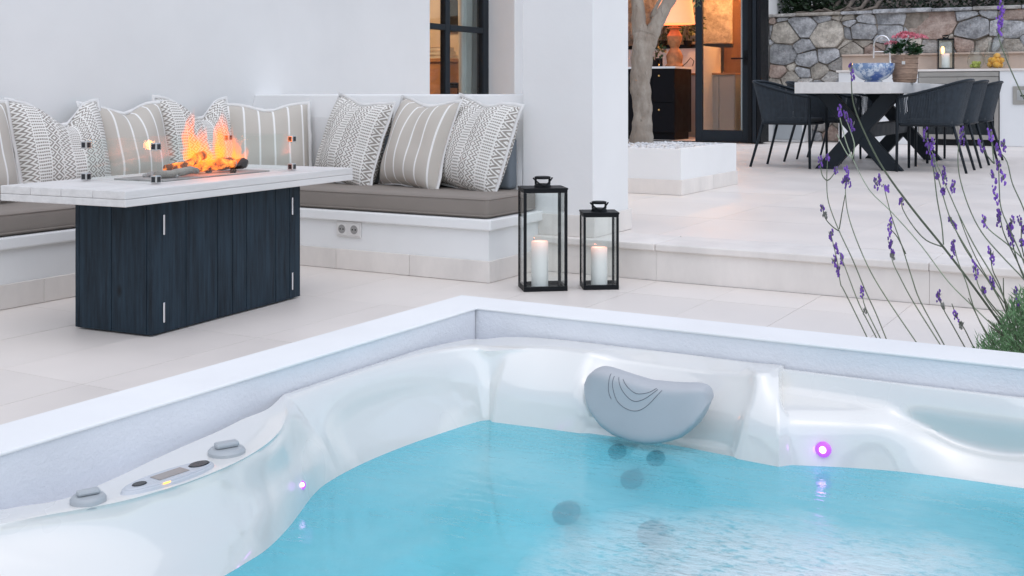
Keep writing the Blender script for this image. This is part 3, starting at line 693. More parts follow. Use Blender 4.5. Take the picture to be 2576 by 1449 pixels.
# ------------------------------------------------------------------ floor lanterns
def lantern(label, loc, rz, w, d, h, hh, label_c, ch, cr, cx=0, group='black lanterns on the lower terrace', lit=False):
    t_ = thing('lantern', label, 'lantern', loc, rz, group); b = .0105 * w / .19 + .002
    for sx_ in (-1, 1):
        for sy in (-1, 1):
            part('post', BX(sx_ * (w / 2 - b) if sx_ > 0 else -w / 2, w / 2 if sx_ > 0 else -(w / 2 - b), sy * (d / 2 - b) if sy > 0 else -d / 2, d / 2 if sy > 0 else -(d / 2 - b), .0205, h - .0205), M['black_metal'], t_, bevel=.0015)
    part('base_frame', BX(-w / 2, w / 2, -d / 2, d / 2, .0005, .006).box(-w / 2, w / 2, -d / 2, -d / 2 + b, .006, .02).box(-w / 2, w / 2, d / 2 - b, d / 2, .006, .02).box(-w / 2, -w / 2 + b, -d / 2 + b, d / 2 - b, .006, .02).box(w / 2 - b, w / 2, -d / 2 + b, d / 2 - b, .006, .02), M['black_metal'], t_)
    part('roof', BX(-w / 2 - .002, w / 2 + .002, -d / 2 - .002, d / 2 + .002, h - .008, h).box(-w / 2, w / 2, -d / 2, -d / 2 + b, h - .02, h - .008).box(-w / 2, w / 2, d / 2 - b, d / 2, h - .02, h - .008).box(-w / 2, -w / 2 + b, -d / 2 + b, d / 2 - b, h - .02, h - .008).box(w / 2 - b, w / 2, -d / 2 + b, d / 2 - b, h - .02, h - .008), M['black_metal'], t_, bevel=.001)
    for (x0, x1, y0, y1) in ((-w / 2 + b, w / 2 - b, -d / 2 + .003, -d / 2 + .006), (-w / 2 + b, w / 2 - b, d / 2 - .006, d / 2 - .003), (-w / 2 + .003, -w / 2 + .006, -d / 2 + b, d / 2 - b), (w / 2 - .006, w / 2 - .003, -d / 2 + b, d / 2 - b)):
        part('pane', BX(x0, x1, y0, y1, .0205, h - .0205), M['glass'], t_)
    q = hh / .045; a = .032 * q
    part('vent_cap', MB().lathe([(a * 1.15, .0), (a * 1.15, .004), (a, .012 * q), (a * .98, .014 * q)], 20, (0, 0, h)), M['black_metal'], t_, smooth='auto')
    for s_ in (-1, 1): part('cap_post', BX(s_ * a * .92 - .004, s_ * a * .92 + .004, -.004, .004, h + .0125 * q, h + hh - .011), M['black_metal'], t_)
    part('cap_lid', MB().lathe([(a * 1.0, .0), (a * 1.08, .004), (a * 1.08, .009), (a * .9, .011)], 20, (0, 0, h + hh - .011)), M['black_metal'], t_, smooth='auto')
    pts = [Vector((a * 1.28 * math.sin(s), -a * .75 * (1 - abs(math.sin(s))) * 1.6 - .004, h + hh * .72 * (abs(math.sin(s)) ** 1.5) + .006 + 0)) for s in [(-90 + k * 15) * PI / 180 for k in range(13)]]
    part('handle', MB().tube(pts, .0035, 8), M['black_metal'], t_, smooth=True)
    if label_c:
        Mz = Matrix.Translation(loc) @ Matrix.Rotation(rz, 4, 'Z'); cp = Mz @ Vector((cx, 0, .0065))
        c_ = thing('candle', label_c, 'candle', tuple(cp))
        part('wax', MB().lathe([(cr, 0), (cr, ch - .004), (cr * .94, ch), (cr * .8, ch - .003), (cr * .74, ch - .014), (.002, ch - .016)], 26), M['wax'], c_, smooth='auto')
        part('wick', MB().tube([(0, 0, ch - .017), (.001, 0, ch - .004)], .0012, 5), M['char'], c_)
        if lit:
            part('flame', MB().blob((-cr * .6, -cr * .6, ch + .045), (.022, .022, .05), 10, 7), M['flame_small'], c_, smooth=True)
        lp = cp + Vector((0, 0, ch - .006)); point('candle_light', tuple(lp), .03, (1, .30, .16), .004)
a = onZ(1318, 735, 0); b = onZ(1428, 732, 0); rz = math.atan2(b.y - a.y, b.x - a.x); wd = (b - a).length
nrm = Vector((-math.sin(rz), math.cos(rz), 0))
ctr = (a + b) / 2 + nrm * .075
lantern('tall black metal lantern with a tall white candle, in front of the bench end', (ctr.x, ctr.y, 0), rz, wd, .15, .43, .045, 'tall white pillar candle inside the tall lantern', .195, .0355, -.012)
a = onZ(1468, 730, 0); b = onZ(1557, 729, 0); rz = math.atan2(b.y - a.y, b.x - a.x); wd = (b - a).length
ctr = (a + b) / 2 + Vector((-math.sin(rz), math.cos(rz), 0)) * .065
lantern('small black metal lantern with a short candle, right of the tall one', (ctr.x, ctr.y, 0), rz, wd, .13, .325, .042, 'shorter white pillar candle glowing pink inside the small lantern', .165, .035, .0)
# ================================================================== hot tub in its pit
sr = thing('tub_surround', 'low white plastered wall around the sunken hot tub', 'wall', (-1, 2.2, 0))
cz = .10
for (x0, x1, y0, y1) in ((PX0, PX1, IY1 + .0005, PY1), (PX0, PX1, PY0, IY0 - .0005), (PX0, IX0 - .0005, IY0, IY1), (IX1 + .0005, PX1, IY0, IY1)):
    part('core', BX(x0 + .004, x1 - .004, y0 + .004, y1 - .004, -1.0, cz - .0085), M['plaster_rough'], sr, world=True)
# mitred capping in one smooth skim coat
cp = MB(); o_ = [(PX0 - .001, PY0 - .001), (PX1 + .001, PY0 - .001), (PX1 + .001, PY1 + .001), (PX0 - .001, PY1 + .001)]; i_ = [(IX0 + .001, IY0 + .001), (IX1 - .001, IY0 + .001), (IX1 - .001, IY1 - .001), (IX0 + .001, IY1 - .001)]
cp.add([(x, y, z) for (z, L) in ((cz - .008, o_), (cz, o_), (cz, i_), (cz - .008, i_)) for (x, y) in L], [(r * 4 + k, r * 4 + (k + 1) % 4, ((r + 1) % 4) * 4 + (k + 1) % 4, ((r + 1) % 4) * 4 + k) for r in range(4) for k in range(4)])
part('capping', cp, M['curb'], sr, world=True, bevel=.003)
part('pit_ledge', MB().add([(x, y, z) for (z, L) in ((-.052, [(IX0 + .0, IY0), (IX1, IY0), (IX1, IY1), (IX0, IY1)]), (-.052, [(IX0 + .078, IY0 + .03), (IX1 - .03, IY0 + .03), (IX1 - .03, IY1 - .03), (IX0 + .078, IY1 - .03)])) for (x, y) in L], [(k, (k + 1) % 4, 4 + (k + 1) % 4, 4 + k) for k in range(4)]), M['plaster_rough'], sr, world=True)
ZR, ZW = .02, -.185
tub = thing('hot_tub', 'glossy white acrylic hot tub sunk into the terrace', 'hot tub', (-.9, 2.15, -.95))
KEY = []; BRK = set()  # each key: lip, rim edge, five points down the wall; BRK: creases after that key
WS = (H - ZW) / (H + .12)           # waterline was surveyed on a plane 12 cm down
dn_ = lambda z: z * 1.5 if z < 0 else z
def V3(p, z): return Vector((p[0], p[1], z))
def flat(O, A, Wt, f=.45, zc=-.045, za=ZR + .006, zo=ZR):
    A3 = V3(A, za); W3 = Vector((Wt[0] * WS, Wt[1] * WS, ZW)); zc = dn_(zc); d = (W3 - A3); d.z = 0; dn = d.normalized()
    KEY.append([V3(O, zo), A3, A3 + dn * .018 + Vector((0, 0, -.006)), A3 + dn * .034 + Vector((0, 0, -.028)), Vector((A3.x + d.x * f, A3.y + d.y * f, zc)), Vector((A3.x + d.x * .78, A3.y + d.y * .80, -.125)), W3])
def roll(O, A, Wt, zb=-.018, zc=-.065, fb=.42, fc=.80, z=ZR):
    A3 = V3(A, z); W3 = Vector((Wt[0] * WS, Wt[1] * WS, ZW)); zb, zc = dn_(zb), dn_(zc); d = W3 - A3; q = lambda f, z: Vector((A3.x + d.x * f, A3.y + d.y * f, z))
    KEY.append([V3(O, z - .004), A3, q(fb * .45, z + (zb - z) * .32), q(fb, zb), q((fb + fc) / 2, (zb + zc) / 2 + .006), q(fc, zc), W3])
ZC = .004; ZP = .034      # control ledge is moulded lower than the seat backs
def ctl(O, A, Wt, z=ZC, **k):
    f = (H - z) / (H - .02); flat((max(O[0] * f, -2.036), O[1] * f), (A[0] * f, A[1] * f), Wt, za=z + .004, zo=z, **k)
ctl((-1.99, 1.16), (-1.93, 1.20), (-1.66, 1.36)); ctl((-1.98, 1.30), (-1.91, 1.32), (-1.62, 1.46))
ctl((-1.955, 1.43), (-1.87, 1.42), (-1.605, 1.55)); ctl((-1.905, 1.52), (-1.80, 1.55), (-1.608, 1.659))
ctl((-1.912, 1.64), (-1.778, 1.64), (-1.615, 1.73)); ctl((-1.937, 1.78), (-1.768, 1.73), (-1.626, 1.802))
ctl((-1.955, 1.90), (-1.774, 1.86), (-1.66, 1.90)); ctl((-1.97, 2.02), (-1.806, 1.99), (-1.70, 1.99), z=.006)
ctl((-1.99, 2.12), (-1.858, 2.10), (-1.745, 2.085), z=.014); ctl((-2.0, 2.22), (-1.93, 2.20), (-1.772, 2.16), z=.026)
roll((-2.034, 2.32), (-1.992, 2.285), (-1.785, 2.235), -.022, -.072, .42, .76, z=ZP); BRK.add(len(KEY) - 1)
roll((-2.034, 2.335), (-1.996, 2.31), (-1.788, 2.262), -.012, -.066, .40, .74, z=ZP); roll((-2.034, 2.43), (-1.998, 2.40), (-1.792, 2.34), -.004, -.060, .30, .56, z=ZP)
roll((-2.034, 2.549), (-1.998, 2.52), (-1.79, 2.43), .004, -.050, .24, .44, z=ZP); roll((-2.032, 2.68), (-1.996, 2.645), (-1.782, 2.53), .004, -.050, .22, .42, z=ZP)
roll((-2.03, 2.81), (-1.99, 2.77), (-1.768, 2.63), .002, -.052, .26, .46, z=ZP); roll((-2.022, 2.97), (-1.97, 2.92), (-1.75, 2.74), -.006, -.062, .34, .60, z=ZP)
roll((-1.99, 3.145), (-1.92, 3.05), (-1.732, 2.815), -.018, -.075, .42, .76, z=ZP - .004); roll((-1.96, 3.215), (-1.865, 3.09), (-1.715, 2.84), -.045, -.088, .48, .80, z=ZP - .012); BRK.add(len(KEY) - 1)   # valley
roll((-1.91, 3.265), (-1.80, 3.12), (-1.697, 2.826), -.012, -.062, .40, .80, z=ZP - .008); roll((-1.80, 3.29), (-1.735, 3.15), (-1.645, 2.832), -.008, -.060, .42, .84, z=ZP - .004)
for (x, wx, wy) in ((-1.66, -1.56, 2.842), (-1.54, -1.45, 2.852), (-1.42, -1.34, 2.862), (-1.30, -1.23, 2.872), (-1.18, -1.12, 2.870), (-1.08, -1.01, 2.860)):
    roll((x, 3.297), (x + .015, 3.17), (wx, wy), -.010, -.062, .44, .86, z=ZP - .002)
roll((-1.02, 3.297), (-1.005, 3.18), (-.925, 2.852), -.010, -.062, .44, .86, z=ZP); roll((-.992, 3.297), (-.985, 3.235), (-.866, 2.848), -.008, -.060, .48, .88, z=ZP)
BRK.add(len(KEY) - 1)
def shelf(x0, x1, Wt, zf=-.076, sag=0., out=.012):
    # lip, upright back of the ledge, flat ledge, rounded nose, wall down to the water
    xx = lambda f: x0 + (x1 - x0) * f; W3 = Vector((Wt[0] * WS, Wt[1] * WS, ZW)); yf = W3.y + out
    KEY.append([Vector((xx(0), 3.297, ZR)), Vector((xx(.05), 3.262, ZR + .004)), Vector((xx(.1), 3.245, -.030 - sag * .1)), Vector((xx(.5), yf + .05, -.050 - sag * .5)), Vector((xx(.8), yf + .026, zf + .010)), Vector((xx(.85), yf + .003, zf - .014)), W3])
shelf(-.985, -.90, (-.842, 2.878)); shelf(-.93, -.87, (-.80, 2.895)); shelf(-.80, -.78, (-.715, 2.928)); shelf(-.68, -.67, (-.615, 2.958))
shelf(-.60, -.585, (-.54, 2.97), -.105, .05, .026); shelf(-.50, -.49, (-.455, 2.978), -.138, .12, .026); shelf(-.38, -.375, (-.345, 2.983), -.148, .14, .026); shelf(-.24, -.235, (-.21, 2.983), -.12, .10, .026)
roll((.12, 3.26), (.05, 3.14), (-.06, 2.92)); roll((.24, 3.12), (.14, 3.02), (-.01, 2.80)); roll((.258, 2.7), (.16, 2.65), (.0, 2.5)); roll((.258, 2.2), (.16, 2.2), (.0, 2.2)); roll((.258, 1.6), (.16, 1.62), (.0, 1.7))
roll((.24, 1.12), (.16, 1.2), (-.02, 1.38)); roll((.1, 1.045), (.02, 1.13), (-.15, 1.32)); roll((-.4, 1.04), (-.42, 1.12), (-.45, 1.28)); roll((-.9, 1.04), (-.9, 1.12), (-.9, 1.28)); roll((-1.4, 1.04), (-1.38, 1.12), (-1.35, 1.28)); roll((-1.85, 1.05), (-1.78, 1.13), (-1.58, 1.32))
def cr(p0, p1, p2, p3, t):
    return .5 * ((2 * p1) + (p2 - p0) * t + (2 * p0 - 5 * p1 + 4 * p2 - p3) * t * t + (3 * p1 - p0 - 3 * p2 + p3) * t ** 3)
def herm(p0, p1, p2, p3, t, k):
    m1, m2 = (p2 - p0) * k, (p3 - p1) * k; t2, t3 = t * t, t ** 3
    return p1 * (2 * t3 - 3 * t2 + 1) + m1 * (t3 - 2 * t2 + t) + p2 * (-2 * t3 + 3 * t2) + m2 * (t3 - t2)
nK = len(KEY); SUB = 6; cols = []
for i in range(nK):
    for s_ in range(SUB):
        f = s_ / SUB; col = []
        for r in range(7):
            p = [KEY[(i + q) % nK][r] for q in (-1, 0, 1, 2)]
            if i in BRK: col.append(p[1].lerp(p[2], f)); continue
            if i - 1 in BRK: p[0] = p[1] * 2 - p[2]
            if i + 1 in BRK: p[3] = p[2] * 2 - p[1]
            col.append(cr(p[0], p[1], p[2], p[3], f))
        cols.append(col)
cen = Vector((-.88, 2.12, 0)); full = []
for ci, ctrl in enumerate(cols):
    O, A, C_, W_ = ctrl[0], ctrl[1], ctrl[5], ctrl[6]
    pts = [O + Vector((0, 0, -.07)), O + Vector((0, 0, -.012)), O]
    for k in range(6):
        p0 = ctrl[k - 1] if k else O + (O - A) * .3; p1, p2 = ctrl[k], ctrl[k + 1]
        p3 = ctrl[k + 2] if k < 5 else W_ + Vector((W_.x - C_.x, W_.y - C_.y, -.06))
        for s_ in range(1, 4): pts.append(herm(p0, p1, p2, p3, s_ / 3, .36))
    din = (cen - W_); din.z = 0; L = din.length; din.normalize()
    slope = Vector((W_.x - C_.x, W_.y - C_.y, 0)); slope = slope * min(1, .05 / max(.01, slope.length))
    pts += [W_ + slope * .5 + Vector((0, 0, -.05)), W_ + slope * .8 + Vector((0, 0, -.15)), W_ + din * .06 + Vector((0, 0, -.25)), W_ + din * .10 + Vector((0, 0, -.30)), W_ + din * .20 + Vector((0, 0, -.325)),
            W_ + din * (L * .50) + Vector((0, 0, -.335)), W_ + din * (L * .54) + Vector((0, 0, -.36)), W_ + din * (L * .57) + Vector((0, 0, -.50)), W_ + din * (L * .60) + Vector((0, 0, -.75)), W_ + din * (L * .66) + Vector((0, 0, -.80)), W_ + din * (L * .97) + Vector((0, 0, -.80))]
    # scooped recess behind the headrest
    for p in pts[3:24]:
        if p.y > 2.6:
            e = ((p.x + 1.285) / .26) ** 2 + ((p.y - 3.12) / .15) ** 2
            if e < 1.0 and p.z > -.19: p.y += .05 * (1 - e) ** .6; p.z -= .026 * (1 - e) ** .5
    full.append(pts)
rows = [list(r) for r in zip(*full)]
sh = part('shell', MB().grid(rows, closed=True, flip=True), M['shell'], tub, world=True, smooth=True)
bm = bmesh.new(); bm.from_mesh(sh.data); bmesh.ops.recalc_face_normals(bm, faces=bm.faces); bm.to_mesh(sh.data); bm.free()
fin(sh, True); sh.data.set_sharp_from_angle(angle=R(50))
part('basin_floor', MB().add([p for p in rows[-1]], [tuple(range(len(rows[-1])))]), M['shell'], tub, world=True)
# moulded headrest
N = 28; hm = MB(); fr_, bk_ = [], []
HP = onY(1622, 1021, 3.05); hs_px = .975 * (onY(1787, 1025, 3.05).x - onY(1468, 1025, 3.05).x) / 319.
TOPC = [(-1, 982), (-.95, 970), (-.86, 956), (-.76, 949), (-.66, 947), (-.5, 949), (-.2, 956), (.1, 963), (.5, 962), (.82, 959), (.93, 963), (.985, 975), (1, 990)]
BOTC = [(-1, 990), (-.95, 1022), (-.85, 1052), (-.65, 1083), (-.4, 1100), (-.1, 1107), (.15, 1106), (.4, 1097), (.65, 1080), (.85, 1048), (.95, 1020), (1, 998)]
def lut(T_, u):
    for (a, p), (b, q) in zip(T_, T_[1:]):
        if u <= b: return p + (q - p) * (u - a) / (b - a)
    return T_[-1][1]
def hsurf(u, v):
    zt, zb = (1025 - lut(TOPC, u)) * hs_px, (1025 - lut(BOTC, u)) * hs_px
    e = max(0, (1 - abs(u) ** 9) * (1 - abs(2 * v - 1) ** 9)) ** .5
    return HP + Vector((u * 159.5 * hs_px, -.02 + .03 * u * u - .035 * e + .02 * (v - .5), zb + (zt - zb) * v)), e
for j in range(N + 1):
    rf, rb = [], []
    for i in range(N + 1):
        u, v = math.sin((-1 + 2 * i / N) * PI / 2), j / N
        p, e = hsurf(u, v); rf.append(p); rb.append(p + Vector((0, .035 * e + .025, 0)))
    fr_.append(rf); bk_.append(rb)
hm.grid(fr_); hm.grid(bk_, flip=True)
edge = lambda g_: g_[0] + [r[-1] for r in g_[1:]] + g_[-1][::-1][1:] + [r[0] for r in g_[::-1][1:-1]]
hm.grid([edge(bk_), edge(fr_)], closed=True)
hr = part('headrest', hm, M['headrest'], tub, world=True, smooth=True, label='grey moulded foam headrest with curved grooves')
for arc in (((1554, 957), (1554, 983), (1571, 1019), (1608, 1034), (1641, 1021), (1679, 975)), ((1566, 958), (1580, 987), (1608, 1009), (1636, 1002), (1669, 974)), ((1578, 961), (1595, 978), (1618, 990), (1646, 984), (1665, 972)), ((1543, 953), (1543, 993), (1552, 1014))):
    pts = []; P = [Vector(q) for q in arc]
    for k in range(len(P) - 1):
        for q in range(5): pts.append(cr(P[max(k - 1, 0)], P[k], P[k + 1], P[min(k + 2, len(P) - 1)], q / 5))
    pts.append(P[-1]); pp = []
    for q in pts:
        q = Vector((q.x + 6, 955 + (q.y - 955) * .92)); u = (q.x - 1627.5) / 159.5; v = (lut(BOTC, u) - q.y) / (lut(BOTC, u) - lut(TOPC, u)); p, e = hsurf(u, min(.985, v)); pp.append(p + Vector((0, -.0004, 0)))
    part('groove', MB().tube(pp, .0009, 5), M['groove'], hr, world=True)
# jets, lights, controls
def jet(loc, nrm, r):
    q = Vector(nrm).to_track_quat('Z', 'Y').to_matrix().to_4x4(); Mx = Matrix.Translation(loc) @ q
    j = part('jet', MB().lathe([(r, -.004), (r, .004), (r * .82, .009), (r * .6, .009), (r * .52, .003)], 22, M=Mx), M['jet'], tub, world=True, smooth='auto')
    part('nozzle', MB().lathe([(r * .42, .0), (r * .40, .012), (r * .22, .013), (r * .2, .004)], 16, M=Mx), M['jet'], j, world=True, smooth='auto')
jet(tuple(onY(1553, 1136, 3.015)), (0, -.5, .85), .027); jet(tuple(onY(1650, 1153, 3.02)), (0, -.5, .85), .027)
jet(tuple(onY(1590, 1205, 3.020)), (0, -.5, .85), .034); jet(tuple(onY(1425, 1290, 2.965)), (0, -.5, .85), .042); jet(tuple(onY(1640, 1340, 2.975)), (0, -.5, .85), .042)
def led(loc, nrm, r):
    q = Vector(nrm).to_track_quat('Z', 'Y').to_matrix().to_4x4(); Mx = Matrix.Translation(loc) @ q
    l = part('mood_light', MB().lathe([(r, -.006), (r, .002), (r * .86, .005), (r * .5, .006)], 22, M=Mx), M['led_ring'], tub, world=True, smooth='auto', label='round purple mood light just above the water')
    part('bulb', MB().lathe([(r * .46, .005), (r * .40, .008), (r * .2, .0095)], 16, M=Mx), M['led'], l, world=True)
    point('mood_light_glow', tuple(Vector(loc) + Vector(nrm) * .03), .012 * (r / .019) ** 3, (.60, .12, 1), .012)
led(tuple(onY(2071, 1131, 3.108)), (0, -1, .1), .021); _c = min(cols, key=lambda c_: abs(c_[6].y - 2.20) + (9 if c_[6].x > -1.2 else 0)); led(tuple(_c[5].lerp(_c[6], .2) + Vector((-.003, 0, -.001))), (1, -.35, .55), .012)
def ell(n, a, b, rot, c):
    return [(c[0] + a * math.cos(q) * math.cos(rot) - b * math.sin(q) * math.sin(rot), c[1] + a * math.cos(q) * math.sin(rot) + b * math.sin(q) * math.cos(rot)) for q in [2 * PI * k / n for k in range(n)]]
pz = ZC + .006
e0, e1 = onZ(303, 1243, pz), onZ(538, 1164, pz); pc = ((e0.x + e1.x) / 2, (e0.y + e1.y) / 2); ro = math.atan2(e1.y - e0.y, e1.x - e0.x); pl_ = (e1 - e0).length / 2
al = lambda t_, s_=0: (pc[0] + t_ * math.cos(ro) - s_ * math.sin(ro), pc[1] + t_ * math.sin(ro) + s_ * math.cos(ro))
cpn = part('control_panel', MB().prism(ell(36, pl_, .040, ro, pc), pz - .006, pz + .005, inset=.06), M['panel_white'], tub, world=True, bevel=.002, label='oval control panel with a small screen and dark buttons')
part('bezel', MB().prism(ell(36, pl_ * .92, .032, ro, pc), pz + .0052, pz + .0075, inset=.04), M['panel_white'], cpn, world=True)
part('display', MB().prism([al(-pl_ * .30, -.016), al(pl_ * .34, -.016), al(pl_ * .34, .016), al(-pl_ * .30, .016)], pz + .0077, pz + .0088), M['lcd'], cpn, world=True)
part('button', MB().prism(ell(20, .026, .017, ro, al(pl_ * .66)), pz + .0077, pz + .0095, inset=.1), M['panel_dark'], cpn, world=True)
part('button', MB().prism(ell(16, .017, .012, ro, al(-pl_ * .62)), pz + .0077, pz + .0095, inset=.1), M['panel_dark'], cpn, world=True)
part('indicator_light', MB().prism(ell(10, .010, .0022, ro, al(-pl_ * .28, -.0355)), pz + .0056, pz + .0068), M['amber'], cpn, world=True)
for (kp, s_) in ((onZ(570, 1137, pz), .95), (onZ(222, 1258, pz), .8)):
    kx, ky = kp.x, kp.y
    kn = part('diverter_knob', MB().lathe([(.044 * s_, -.008), (.044 * s_, .004), (.038 * s_, .010), (.034 * s_, .011)], 24, (kx, ky, pz)), M['grey_plastic'], tub, world=True, smooth='auto')
    part('grip', BX(-.028 * s_, .028 * s_, -.014 * s_, .014 * s_, 0, .013 * s_, Matrix.Translation((kx, ky, pz + .0115)) @ Matrix.Rotation(R(64), 4, 'Z')), M['grey_plastic'], kn, world=True, bevel=.005)
# water surface
Wl = [c_[6] for c_ in cols]; wr = []
for s_ in (1.012, .9, .75, .6, .45, .3, .15, .02): wr.append([(cen.x + (p.x - cen.x) * s_, cen.y + (p.y - cen.y) * s_, ZW) for p in Wl])
wt = part('water', MB().grid(wr, closed=True, flip=True).add([wr[-1][k] for k in range(len(Wl))], [tuple(range(len(Wl)))]), M['water'], smooth=True)
tag(wt, 'turquoise bubbling water filling the hot tub', kind='structure')
# ================================================================== lavender behind the tub wall
lv = thing('lavender_plant', 'flowering lavender with long arching stems and purple heads behind the tub wall', 'plant', (-.36, 3.72, 0))
def reg(x, y): return (2900 + x / 1.449) * .67083, (400 + y / 1.449) * .67083
STEMS = [  # (lateral plane offset, flower heads, polyline) measured on the plant's fan of stems
 (0, [(425, -190, 3)], [(425, -236), (425, -110), (440, 0), (500, 150), (600, 340), (760, 560), (930, 770), (1090, 980), (1270, 1230)]),
 (.02, [(360, 20, 2), (395, 55, 2), (430, 100, 2)], [(430, 280), (520, 450), (640, 570), (800, 750), (950, 950), (1100, 1100), (1230, 1230), (1300, 1330)]),
 (.02, [], [(362, 60), (395, 190), (430, 280)]), (.02, [], [(397, 70), (440, 200), (430, 280)]), (.02, [], [(345, 150), (400, 255), (430, 280)]),
 (.05, [(295, 275, 1)], [(295, 280), (290, 400), (300, 520), (355, 670), (430, 830), (500, 1000), (560, 1130), (640, 1330)]),
 (.05, [(255, 300, 2)], [(255, 310), (265, 370), (290, 402)]), (.05, [(340, 345, 1)], [(340, 350), (310, 390), (290, 402)]),
 (.03, [(400, 355, 2), (385, 410, 2), (408, 405, 2)], [(395, 380), (392, 470), (405, 580), (450, 720), (530, 900), (640, 1080), (775, 1278), (830, 1360)]),
 (.05, [], [(390, 480), (372, 580), (358, 665)]), (.05, [(265, 552, 1), (280, 590, 0)], [(268, 555), (285, 610), (320, 650), (355, 675)]),
 (.06, [(315, 700, 2), (340, 770, 2), (330, 840, 2), (370, 830, 2), (352, 890, 2)], [(312, 690), (345, 830), (365, 960), (380, 990), (440, 1110), (508, 1250), (560, 1360)]),
 (.06, [(482, 1005, 2)], [(360, 790), (400, 900), (470, 1080), (560, 1255), (600, 1340)]), (.04, [(495, 1110, 0)], [(482, 1010), (500, 1090), (580, 1255), (620, 1340)]),
 (.01, [(580, 400, 2), (558, 420, 2), (617, 445, 1)], [(598, 420), (622, 520), (650, 620), (700, 760), (750, 920), (800, 1060), (928, 1293), (960, 1360)]),
 (.01, [(632, 650, 3)], [(632, 660), (675, 710), (720, 800)]),
 (.03, [(638, 750, 3), (648, 815, 0)], [(638, 760), (648, 840), (690, 930), (760, 1060), (905, 1290), (950, 1360)]),
 (-.01, [(697, 515, 1)], [(697, 510), (705, 560), (760, 650), (830, 725), (915, 760)]),
 (-.02, [(828, 165, 3), (845, 225, 2), (867, 200, 2), (870, 295, 2)], [(828, 140), (850, 250), (870, 340), (890, 500), (915, 640), (925, 750)]),
 (-.03, [(925, 355, 2), (930, 390, 2), (920, 460, 1), (975, 435, 2)], [(860, 240), (925, 400), (960, 480), (1000, 570), (1090, 750), (1180, 900), (1260, 1050), (1330, 1200)]),
 (-.03, [(890, 375, 1)], [(870, 290), (905, 420), (945, 560), (985, 660), (1080, 820)]),
 (-.05, [(1025, 160, 3)], [(1030, 130), (1005, 230), (1010, 370), (1060, 540), (1130, 680), (1230, 800), (1362, 940), (1440, 1050)]),
 (-.02, [(965, 620, 1), (982, 645, 1)], [(965, 600), (1000, 690), (1060, 800), (1150, 920), (1230, 1050), (1300, 1200)]),
 (-.04, [(1145, 625, 2)], [(1138, 600), (1170, 665), (1275, 750), (1380, 850)]),
 (-.05, [(1180, 155, 2)], [(1180, 140), (1190, 220), (1200, 310)]), (-.05, [(1130, 215, 2)], [(1130, 210), (1165, 270), (1200, 310)]),
 (-.06, [(1220, 235, 2), (1250, 212, 2)], [(1225, 240), (1270, 300), (1300, 420), (1362, 560), (1420, 760), (1450, 1000)]),
 (-.06, [(1197, 380, 2), (1225, 325, 2), (1250, 390, 2), (1208, 480, 3)], [(1225, 310), (1228, 440), (1240, 560), (1300, 700), (1380, 900), (1420, 1100)]),
 (-.03, [(1228, 575, 1), (1225, 620, 2)], [(1228, 570), (1240, 640), (1262, 710), (1330, 850), (1400, 1000)]),
 (-.04, [(1298, 628, 2), (1282, 670, 2), (1295, 722, 2)], [(1290, 625), (1295, 720), (1330, 850), (1390, 1000)]),
 (-.04, [(1345, 640, 3), (1350, 740, 1)], [(1350, 620), (1350, 760), (1390, 900)]),
 (.0, [(977, 775, 3)], [(977, 720), (1000, 830), (1050, 960), (1100, 1120), (1200, 1318), (1230, 1370)]),
 (-.01, [(1098, 885, 3)], [(1100, 850), (1110, 960), (1180, 1080), (1260, 1180), (1320, 1260)]),
 (-.02, [(1185, 810, 3)], [(1180, 770), (1190, 880), (1230, 970), (1265, 1080), (1320, 1220)]),
 (-.01, [(1190, 960, 2)], [(1185, 950), (1230, 1050), (1290, 1180)]), (-.01, [(1145, 1000, 1)], [(1140, 985), (1160, 1040), (1250, 1150)]),
 (.05, [(898, 1030, 2), (918, 1085, 0)], [(895, 1010), (925, 1100), (970, 1180), (1040, 1305), (1080, 1370)]),
 (.04, [(992, 1140, 2), (1020, 1190, 0)], [(970, 1070), (1000, 1150), (1040, 1210), (1090, 1310), (1130, 1370)]),
 (-.03, [(1325, 1030, 3)], [(1310, 990), (1330, 1050), (1350, 1160)]),
 (-.09, [(1240, -545, 2), (1236, -490, 3), (1230, -440, 3), (1226, -400, 0)], [(1242, -575), (1228, -420), (1224, -380), (1250, -300), (1290, -200), (1360, -47), (1440, 130), (1500, 400), (1520, 700), (1480, 1100)]),
 (.08, [], [(1000, 570), (1100, 820), (1250, 1060), (1362, 1180)]), (.02, [], [(1250, 930), (1255, 1050), (1290, 1200)]), (.0, [], [(1060, 1040), (1130, 1180), (1200, 1290)])]
bud_cache = []
def spike(c, n, up, kind):
    s_ = MB(); L = .0088 * max(1, n)
    k = 5 + 3 * n
    for i in range(k):
        f = i / max(1, k - 1); a = random.uniform(0, 2 * PI); r = .0048 * (1.2 - .5 * abs(f - .35))
        p = c + up * ((f - .5) * L * 2.0) + Vector((math.cos(a) * r, math.sin(a) * r, 0))
        q = random.uniform(.0024, .0041)
        s_.blob(p, (q, q, q * 1.5), 5, 3, .3)
    return s_
